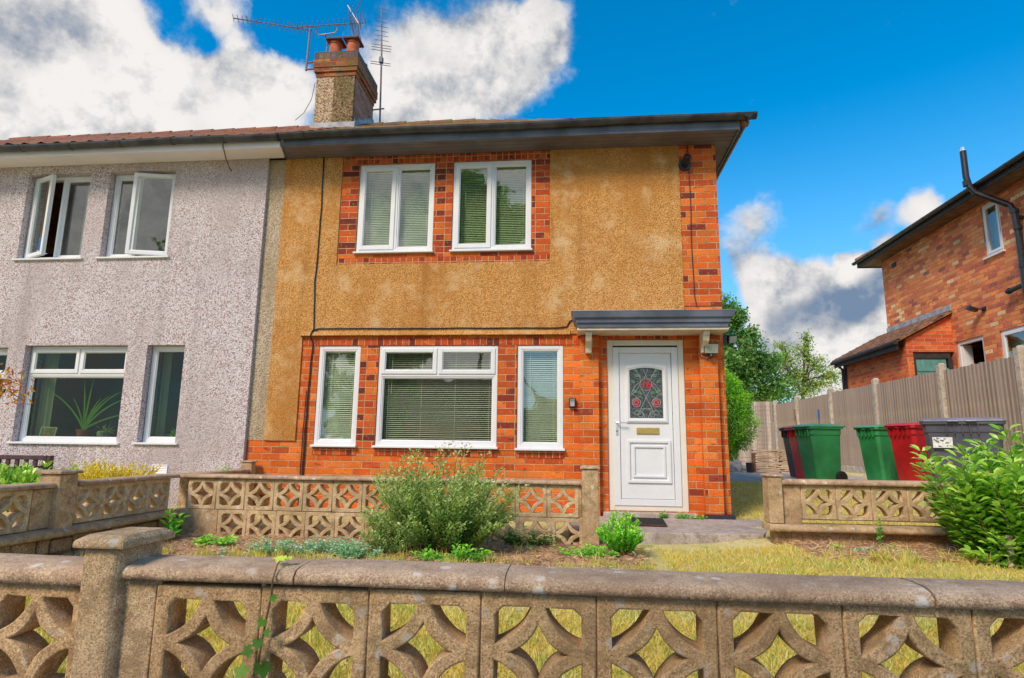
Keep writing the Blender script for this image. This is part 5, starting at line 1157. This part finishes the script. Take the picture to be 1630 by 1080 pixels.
cable([(-4.82,2.66,7.5),(-4.86,2.64,7.15),(-4.97,2.6,6.85),(-5.1,2.55,6.68)],'thin aerial cable looping down beside the chimney to the roof',.006,'metal')

# door mat
bm=B(); M4=Matrix.Translation((.72,-.62,.012))@Matrix.Rotation(R(-4),4,'Z'); box(bm,-.16,.24,-.30,.30,0,.014,M4)
dm=root('door_mat',(.72,-.62,.012),'brown rubber mat on the slab by the white door','door mat'); fin('mat',bm,M['mat_coir'],dm,bevel=.004)
bm=B()
for k in range(8): box(bm,-.15,.23,-.28+.075*k,-.25+.075*k,.0145,.019,M4)
fin('ribs',bm,M['rubber'],dm)
# garden bench against the pebbledash
bn=root('garden_bench',(-7.2,-.45,.1),'dark slatted bench against the pebbledashed wall','bench')
bm=B()
for k in range(14): box(bm,-8.1+.125*k,-8.045+.125*k,-.30,-.275,.30,.545)
box(bm,-8.18,-6.40,-.31,-.265,.545,.60); box(bm,-8.18,-6.40,-.31,-.27,.255,.30); fin('backrest',bm,M['bench_wood'],bn,bevel=.006)
bm=B()
for k in range(5): box(bm,-8.18,-6.40,-.78+.09*k,-.70+.09*k,.24,.265)
fin('seat',bm,M['bench_wood'],bn,bevel=.004)
for x_ in (-8.2,-6.42):
    for y_ in (-.76,-.31): bm=B(); box(bm,x_,x_+.06,y_,y_+.06,-.05,.60 if y_>-.5 else .45); fin('leg',bm,M['bench_wood'],bn,bevel=.004)
    bm=B(); box(bm,x_-.005,x_+.065,-.80,-.25,.451,.48); fin('armrest',bm,M['bench_wood'],bn,bevel=.006)

# ================================================================ plants
stem_shrub('shrub',(-1.12,-2.12,-.11),'large wispy grey green shrub in front of the bay windows','shrub',M['lf_shrub'],190,.98,(.70,.46),95,.031,.019,hvar=.62,up=.40,r=.004,shape=.8,tilt=3.4,fold=.2)
stem_shrub('shrub',(-1.52,-2.25,-.11),'low spreading grey green shoots left of the large shrub','shrub',M['lf_shrub'],70,.38,(.36,.28),30,.022,.012,hvar=.5,up=.4,r=.003)
stem_shrub('shrub',(.40,-1.98,-.10),'small bright green box bush by the door path','shrub',M['lf_box'],60,.40,(.20,.17),44,.026,.017,hvar=.35,up=.5,r=.004)
stem_shrub('ground_cover',(.12,-2.08,-.12),'low fresh green clump left of the box bush','plant',M['lf_box'],45,.15,(.26,.16),26,.022,.014,hvar=.5,up=.3,r=.003)
stem_shrub('shrub',(3.66,-2.18,-.08),'large glossy green laurel bush in front of the grey bin','shrub',M['lf_laurel'],120,1.12,(.95,.55),20,.092,.042,hvar=.55,up=.30,r=.006,whorl=True,fold=.16,shape=.5,bare=.10,zb=.8,basew=.6,tilt=1.3)
stem_shrub('shrub',(3.36,-2.35,-.09),'lower leafy skirt of laurel shoots at the corner of the low wall','shrub',M['lf_laurel'],34,.55,(.42,.22),10,.080,.036,hvar=.5,up=.3,r=.005,whorl=True,fold=.16,zb=.8,basew=.6,tilt=1.2)
for i,(a,b_,sp,n) in enumerate(((-2.05,-2.3,(.35,.22),60),(-2.45,-2.45,(.26,.15),34),(-1.75,-2.5,(.25,.12),30))):
    stem_shrub('ground_cover',(a,b_,-.12),('blue green ground cover spreading left of the large shrub','sparse patch of blue green ground cover at the left of the soil bed','blue green ground cover right behind the front coping')[i],'plant',M['lf_blue'],n*2,.19,sp,24,.024,.014,hvar=.6,up=.25,r=.002,twig='twig_green')
stem_shrub('ground_cover',(-.95,-2.52,-.12),'fresh green broad leaved weeds at the foot of the large shrub','plant',M['lf_green'],34,.20,(.34,.10),14,.040,.022,hvar=.6,up=.35,r=.003,twig='twig_green')
stem_shrub('ground_cover',(-1.60,-2.05,-.12),'bright green weeds growing up left of the shrub centre','plant',M['lf_green'],26,.30,(.16,.1),14,.036,.022,hvar=.5,up=.4,r=.003,twig='twig_green')
stem_shrub('ground_cover',(-.42,-1.66,-.13),'dark ivy tangled over the right part of the two course wall','ivy',M['lf_ivy'],40,.26,(.30,.07),16,.032,.024,hvar=.6,up=.2,r=.003)
stem_shrub('weed',(-3.72,-1.95,-.10),'upright weed with bright divided leaves by the rubble plinth','weed',M['lf_green'],7,.34,(.14,.1),9,.085,.040,hvar=.4,up=.35,r=.004,twig='twig_green')
stem_shrub('weed',(-3.15,-2.1,-.10),'dark green low weed on the brown soil near the boundary wall','weed',M['lf_box'],24,.12,(.22,.16),12,.048,.022,hvar=.5,up=.2,r=.003,twig='twig_green')
stem_shrub('weed',(2.35,-2.05,-.06),'pale blue green thistle on the soil of the right bed','weed',M['lf_blue'],12,.13,(.13,.08),9,.055,.020,hvar=.4,up=.25,r=.003,twig='twig_green')
stem_shrub('weed',(2.62,-1.68,-.02),'small yellow green shoot climbing the low wall on the right','weed',M['lf_green'],4,.42,(.03,.02),14,.028,.018,hvar=.2,up=.3,r=.003,twig='twig_green')
for i,(a,b_,hh) in enumerate(((.62,-.16,.10),(1.02,-.13,.12),(1.22,-.12,.11),(1.40,-.14,.10))):
    stem_shrub('weed',(a,b_,.0),('weed tuft by the left end of the door step','weed tuft under the middle of the white door','leafy weed tuft near the right side of the white door','weed tuft at the foot of the right pilaster')[i],'weed',M['lf_green'],8,hh,(.08,.03),6,.04,.018,hvar=.4,up=.3,r=.002,twig='twig_green')
random.seed(21)
for i in range(46):
    a=random.uniform(-3.7,.5) if i<34 else random.uniform(2.0,3.2); b_=random.uniform(-2.85,-1.7) if i<34 else random.uniform(-2.4,-1.8)
    stem_shrub('weed',(a,b_,gz(a,b_)+.0),'small weed seedling scattered on the bare soil','weed',M[('lf_blue','lf_green','lf_box')[i%3]],8,random.uniform(.04,.12),(.09,.06),7,.032,.015,hvar=.4,up=.2,r=.0015,twig='twig_green',group='weed seedlings on the soil')
stem_shrub('shrub',(-5.28,-.75,.06),'golden yellow leaved shrub below the pebbledashed wall','shrub',M['lf_yellow'],150,.56,(.62,.2),30,.034,.020,hvar=.35,up=.5,r=.004,shape=.3)
stem_shrub('shrub',(-5.12,-2.0,.05),'bright green leafy shrub in front of the dark bench','shrub',M['lf_laurel'],50,.55,(.46,.22),11,.075,.030,hvar=.35,up=.5,r=.005,whorl=True,shape=.3)
stem_shrub('fern',(-3.98,-.72,.20),'small feathery green plant by the wall where the two houses meet','plant',M['lf_green'],12,.42,(.16,.10),20,.035,.016,hvar=.3,up=.3,r=.003,twig='twig_green')
bn.location.x-=.12
# maple twig entering at the left edge
mp=root('japanese_maple',(-4.35,-3.4,.0),'orange maple twig reaching in at the left edge','tree')
bm=B(); Lp=[]
for i in range(5):
    pts=[Vector((-4.6,-3.3,-.1)),Vector((-4.5,-3.35,.7)),Vector((-4.25+.05*i,-3.45,1.15)),Vector((-4.02+.045*i,-3.5,1.22-.03*i+.05*math.sin(i)))]; tube(bm,pts,[.016,.012,.006,.002],5)
    for k in range(26): q=pts[2].lerp(pts[3],random.random()**.7)+Vector((random.gauss(0,.05),random.gauss(0,.05),random.gauss(0,.05))); Lp.append(q)
fin('branch',bm,M['bark'],mp); P=np.array(Lp); n=len(P); D=unit(n,-.7); leaf_mesh('foliage',P,D,unit(n,.5),.05*RNG.uniform(.6,1.2,n),.014,M['lf_maple'],mp)
# ivy climbing the front wall
iv=root('ivy',(-.80,-5.80,-.5),'ivy strand climbing over the coping of the front wall','ivy')
bm=B(); pts=[Vector((-.842,-5.79,-.5)),Vector((-.84,-5.79,-.1)),Vector((-.835,-5.792,.12)),Vector((-.825,-5.796,.25)),Vector((-.812,-5.80,.34)),Vector((-.80,-5.805,.40)),Vector((-.797,-5.812,.44)),Vector((-.798,-5.79,.472)),Vector((-.80,-5.77,.482))]; tube(bm,pts,[.004,.004,.0035,.003,.003,.0025,.0025,.002,.0015],6)
tube(bm,[(-.83,-5.795,.2),(-.80,-5.80,.17),(-.77,-5.80,.17),(-.74,-5.78,.12),(-.73,-5.77,.0)],.0025,5); fin('stem',bm,M['twig'],iv)
LF=[(-.79,-5.81,.395,.016,20),(-.815,-5.81,.335,.020,-30),(-.80,-5.81,.31,.017,40),(-.845,-5.815,.265,.022,-60),(-.80,-5.82,.225,.034,10),(-.858,-5.81,.215,.026,-40),(-.82,-5.815,.285,.022,0),(-.852,-5.81,.18,.018,160),(-.79,-5.81,.18,.020,70),(-.765,-5.81,.175,.018,20),(-.745,-5.80,.13,.020,-20),(-.735,-5.795,.09,.018,30),(-.72,-5.79,.06,.02,10),(-.825,-5.81,.14,.02,-10),(-.86,-5.81,.12,.018,40)]
V=[];Fc=[];Sh=[]
shape=[(0,-.35),(.35,-.75),(.8,-.45),(.62,-.05),(1.0,.35),(.45,.45),(0,1.15),(-.45,.45),(-1.0,.35),(-.62,-.05),(-.8,-.45),(-.35,-.75)]
def ivyleaf(x,y_,z,s,a,nrm=(0,-1,.25),rn=None):
    nrm=Vector(nrm)+Vector((random.gauss(0,.3),0,random.gauss(0,.2))); nrm.normalize(); t1=Vector((0,0,-1)); t1=(t1-nrm*t1.dot(nrm)).normalized(); t1=Matrix.Rotation(R(a),3,nrm)@t1; t2=nrm.cross(t1); b0=len(V)
    V.append(Vector((x,y_,z))-nrm*s*.12)
    for u_,v_ in shape: V.append(Vector((x,y_,z))+t2*u_*s+t1*v_*s-nrm*s*.16*abs(u_)**1.5)
    for k in range(12): Fc.append((b0,b0+1+k,b0+1+(k+1)%12))
    Sh.extend([random.random() if rn is None else rn]*13)
for x_,y_,z_,s,a in LF: ivyleaf(x_,y_-.006,z_,s*.8,a)
tri_mesh('foliage',np.array(V),np.array(Fc),Sh,M['lf_ivy'],iv)
V=[];Fc=[];Sh=[]
for x_,y_,z_,s,a in ((-.80,-5.765,.487,.018,0),(-.785,-5.75,.485,.014,80),(-.815,-5.75,.486,.015,-70)): ivyleaf(x_,y_,z_,s,a,(0,-.4,1),1.)
tri_mesh('top_leaves',np.array(V),np.array(Fc),Sh,M['lf_green'],iv)
# stake
bm=B(); tube(bm,[(3.155,-2.47,-.12),(3.168,-2.46,.20)],[.022,.024],8); fin('stake',bm,simple('pale weathered stake',(.62,.42,.36),.8,.3,30,.4),None,'short pale wooden stake at the foot of the laurel bush','stake')
# tiny dandelions
random.seed(8)
for k,(a,b_) in enumerate(((2.05,-2.42),(2.2,-2.48),(2.95,-2.36),(3.0,-2.5),(.95,-2.5))):
    bm=B(); z_=gz(a,b_)+.055; tube(bm,[(a,b_,z_-.06),(a,b_,z_)],.0015,4); lathe(bm,[(.004,0),(.013,.004),(.008,.009)],(a,b_,z_),9); fin('dandelion',bm,M['lf_yellow'],None,'tiny yellow dandelion in the lawn edge of the right bed' if k<4 else 'tiny yellow dandelion in the lawn in front of the path','flower','dandelions' if k<4 else None)

# trees and hedge beyond the side garden
def blobplant(name,base,label,cat,m,c,rad,n,L,W,seed=0,trunk=True,upl=.2):
    rt_=root(name,base,label,cat); bm=B(); tube(bm,[(base[0],base[1],base[2]-.1),(c[0],c[1],c[2]),(c[0],c[1],c[2]+rad[2]*.6)],[.07,.05,.015],7)
    for k in range(18):
        d=Vector(unit(1,.2)[0]); tube(bm,[Vector(c)+Vector((0,0,random.uniform(-.6,.3)*rad[2])),Vector(c)+Vector((d.x*rad[0]*.8,d.y*rad[1]*.8,d.z*rad[2]*.8))],[.02,.006],4,False)
    fin('stems',bm,M['bark'],rt_)
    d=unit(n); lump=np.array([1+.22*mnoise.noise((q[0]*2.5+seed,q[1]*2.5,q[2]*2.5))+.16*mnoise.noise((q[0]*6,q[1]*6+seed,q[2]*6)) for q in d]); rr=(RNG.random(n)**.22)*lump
    P=np.array(c)+d*rr[:,None]*np.array(rad); D=d*.7+unit(n,upl)*.7; quad_leaves('foliage',P,D,unit(n,.4),L*RNG.uniform(.6,1.3,n),W*RNG.uniform(.7,1.2,n),m,rt_,np.clip(.25+.5*(rr-.55)/.45+RNG.normal(0,.15,n),0,1)); return rt_  # foliage tone darkens inwards, standing in for shade inside the plant
blobplant('hedge',(3.7,9.6,.2),'bright green conifer hedge behind the corner of the orange house','hedge',M['lf_hedge'],(3.75,9.6,1.62),(1.0,1.1,1.36),44000,.06,.026)
def leafy_tree(base,label,lobes,m,n,L,r=.13,seed=1,dens=1.,limbs=9,name='broadleaf_tree'):
    random.seed(seed); rt_=root(name,base,label,'tree',None); bm=B(); b0=Vector(base); cs=[Vector(l[:3]) for l in lobes]; top=max(cs,key=lambda v:v.z)
    tr=[b0-Vector((0,0,.2)),b0.lerp(top,.25)+Vector((.1,0,0)),b0.lerp(top,.55)-Vector((.08,0,0)),b0.lerp(top,.85),top]; tube(bm,tr,[r,r*.8,r*.6,r*.35,r*.12],8)
    P=[];Nn=[];shd=[]
    for l in lobes:
        c=Vector(l[:3]); rad=l[3]; s0=tr[1].lerp(tr[3],random.random()*.8); md=s0.lerp(c,.5)+Vector((random.gauss(0,.15),0,random.uniform(0,.25))); tube(bm,[s0,md,c],[r*.4,r*.25,r*.08],6,False)
        tw=int(10+26*rad)
        for k in range(tw):
            d=Vector(unit(1,.25)[0]); e=c+Vector((d.x*rad,d.y*rad,d.z*rad*.85))*random.uniform(.55,1.12); st=md.lerp(c,random.random()); mid=st.lerp(e,.55)+Vector((0,0,.08)); tube(bm,[st,mid,e],[r*.09,r*.06,r*.02],4,False)
            k2=int(n*rad/sum(q[3] for q in lobes)/tw); sh=random.gauss(.45,.2)
            for j in range(k2):
                f=random.uniform(.25,1.1); q=st.lerp(e,f)+Vector((random.gauss(0,.13),random.gauss(0,.13),random.gauss(0,.10)))*min(1.,rad+.35); P.append(q); shd.append(sh+random.gauss(0,.12))
    fin('trunk',bm,M['bark'],rt_); P=np.array(P); n_=len(P); D=unit(n_,-.35); quad_leaves('crown',P,D,unit(n_,.5),L*RNG.uniform(.6,1.3,n_),L*.6*RNG.uniform(.7,1.2,n_),m,rt_,np.clip(shd,0,1)); return rt_
leafy_tree((5.8,15,.2),'dark green tree rising behind the canopy corner of the orange house',[(5.2,15,5.1,.75),(5.9,15,4.2,.9),(6.5,15.2,3.4,.95),(5.2,14.6,3.6,.9),(7.3,15.3,2.9,.7),(5.0,15,5.9,.45),(6.2,15,4.9,.45),(5.6,15,2.7,.8),(7.1,15.2,3.8,.45),(5.55,15,6.0,.42),(5.9,15,5.5,.4),(5.0,15,4.6,.6)],M['lf_tree'],22000,.12,seed=4)
leafy_tree((9.7,20,.2),'thin see through tree standing between the dark tree and the next house',[(9.0,20,4.6,.75),(9.9,20,5.0,.6),(10.5,20.2,4.4,.75),(9.5,20,3.8,.8),(10.7,20,3.6,.75),(8.9,20,3.4,.6),(10.1,20,5.7,.28),(11.3,20,3.9,.45),(9.0,20,5.3,.3),(10.0,20.,3.1,.8)],M['lf_tree2'],4800,.11,r=.11,seed=9)
leafy_tree((7.4,19,.2),'low bushy tree filling the gap above the far fence',[(7.0,19,2.9,.9),(8.0,19,2.6,.8),(6.2,18.5,2.8,.8)],M['lf_tree'],8000,.12,seed=6)

# things on the inside sills of the pebbledashed house
pp=root('potted_plant',(-6.55,.14,.80),'tall strappy leaved plant in terracotta pot inside the big left window','plant')
bm=B(); lathe(bm,[(.055,0),(.075,.11),(.082,.115),(.082,.135),(.068,.135)],(-6.52,.20,.80),16); fin('pot',bm,M['terracotta'],pp)
bm=B()
for (dx,dz,b_) in ((-.62,.60,.12),(-.05,.66,.0),(.10,.78,.0),(.52,.58,.1),(.62,.48,.12),(.36,.52,.05),(-.18,.42,.02),(.72,.26,.1),(.22,.42,.06)):
    prev=None; nseg=9
    for k in range(nseg+1):
        t=k/nseg; q=Vector((-6.52+dx*t**1.15,.20-.03*t,.93+dz*(t*1.35-.35*t*t-(.12*t**3 if abs(dx)>.3 else 0)))); wd=.013*(1-t)**.6+.002; s_=Vector((dz,0,-dx)).normalized()*wd
        a_=bm.verts.new(q-s_); c_=bm.verts.new(q+s_)
        if prev: bm.faces.new((prev[0],prev[1],c_,a_))
        prev=(a_,c_)
fin('leaves',bm,simple('strappy green leaf',(.16,.36,.03),.4,.2,6),pp)
pp=root('potted_plant',(-6.2,.16,.80),'small spidery plant in pale pot inside the big left window','plant')
bm=B(); lathe(bm,[(.045,0),(.07,.05),(.072,.10),(.055,.12)],(-6.22,.19,.80),16); fin('pot',bm,M['stone_white'],pp); P=np.tile(np.array([[-6.2,.19,.90]]),(40,1))+RNG.normal(size=(40,3))*.015; leaf_mesh('leaves',P,unit(40,.5),unit(40,.3),.13*RNG.uniform(.6,1.2,40),.014,M['lf_shrub'],pp)
pp=root('potted_plant',(-5.2,.16,.80),'small green houseplant inside the narrow left window','plant')
bm=B(); lathe(bm,[(.04,0),(.055,.07),(.05,.075)],(-5.18,.20,.80),14); fin('pot',bm,M['pot_dark'],pp); P=np.tile(np.array([[-5.18,.20,.87]]),(50,1))+RNG.normal(size=(50,3))*.02; leaf_mesh('leaves',P,unit(50,.6),unit(50,.3),.12*RNG.uniform(.6,1.2,50),.018,M['lf_green'],pp)
pf=root('photo_frame',(-7.05,.15,.80),'picture frame propped inside the big left window','picture frame')
M4=Matrix.Translation((-7.02,.17,.80))@Matrix.Rotation(R(-12),4,'X')@Matrix.Rotation(R(12),4,'Z'); bm=B(); frame_ring(bm,-.10,.10,0,.17,0,.015,.014,M4); fin('frame',bm,M['upvc_warm'],pf)
bm=B(); box(bm,-.085,.085,.006,.012,.015,.155,M4); fin('picture',bm,M['paper'],pf)

# ================================================================ across the street (seen only as reflections)
O=root('opposite_house',(-7,-28,-.9),'low brick house across the street behind the camera','house')
bm=B(); wallbox(bm,-10,-4.4,-1,1.9,0,.25,[(-9,-7.4,-.2,1.2),(-6.6,-5,-.2,1.2)])
for v in bm.verts: v.co.y=-25-v.co.y
bmesh.ops.reverse_faces(bm,faces=bm.faces[:]); box(bm,-10,-4.4,-31,-25.3,-1,1.85); fin('wall',bm,M['brick_nbr'],O)
bm=B(); prism(bm,[(-10.3,-24.6,1.9),(-10.3,-31.4,1.9),(-10.3,-28,4.7)],(6.2,0,0)); fin('roof',bm,M['tile_old'],O)
leafy_tree((-9.5,-21,-.9),'tree across the street behind the camera, left',[(-9.2,-21,6,2.2),(-9.5,-21,3.5,2),(-7.8,-21,5.6,1.3),(-8.5,-21,8.5,1.5),(-10.5,-21,7,1.5),(-9.8,-21,1.6,1.8)],M['lf_tree'],20000,.32,seed=31)
leafy_tree((-3.6,-17,-.9),'tree across the street behind the camera, middle',[(-3.6,-17,8.5,1.6),(-4.4,-17,10.6,1.5),(-2.8,-17,10.4,1.2),(-1.0,-18,1.3,1.3),(.5,-18,1.0,1.3),(-4.2,-17,11.6,.9)],M['lf_tree'],20000,.3,seed=33)
leafy_tree((-13,-18,-.5),'tree across the street behind the camera, far left',[(-13,-18,5,2.4),(-11.2,-18,6.5,1.8),(-14,-18,7.5,2.2),(-12,-18,3.5,2)],M['lf_tree'],20000,.32,seed=35)
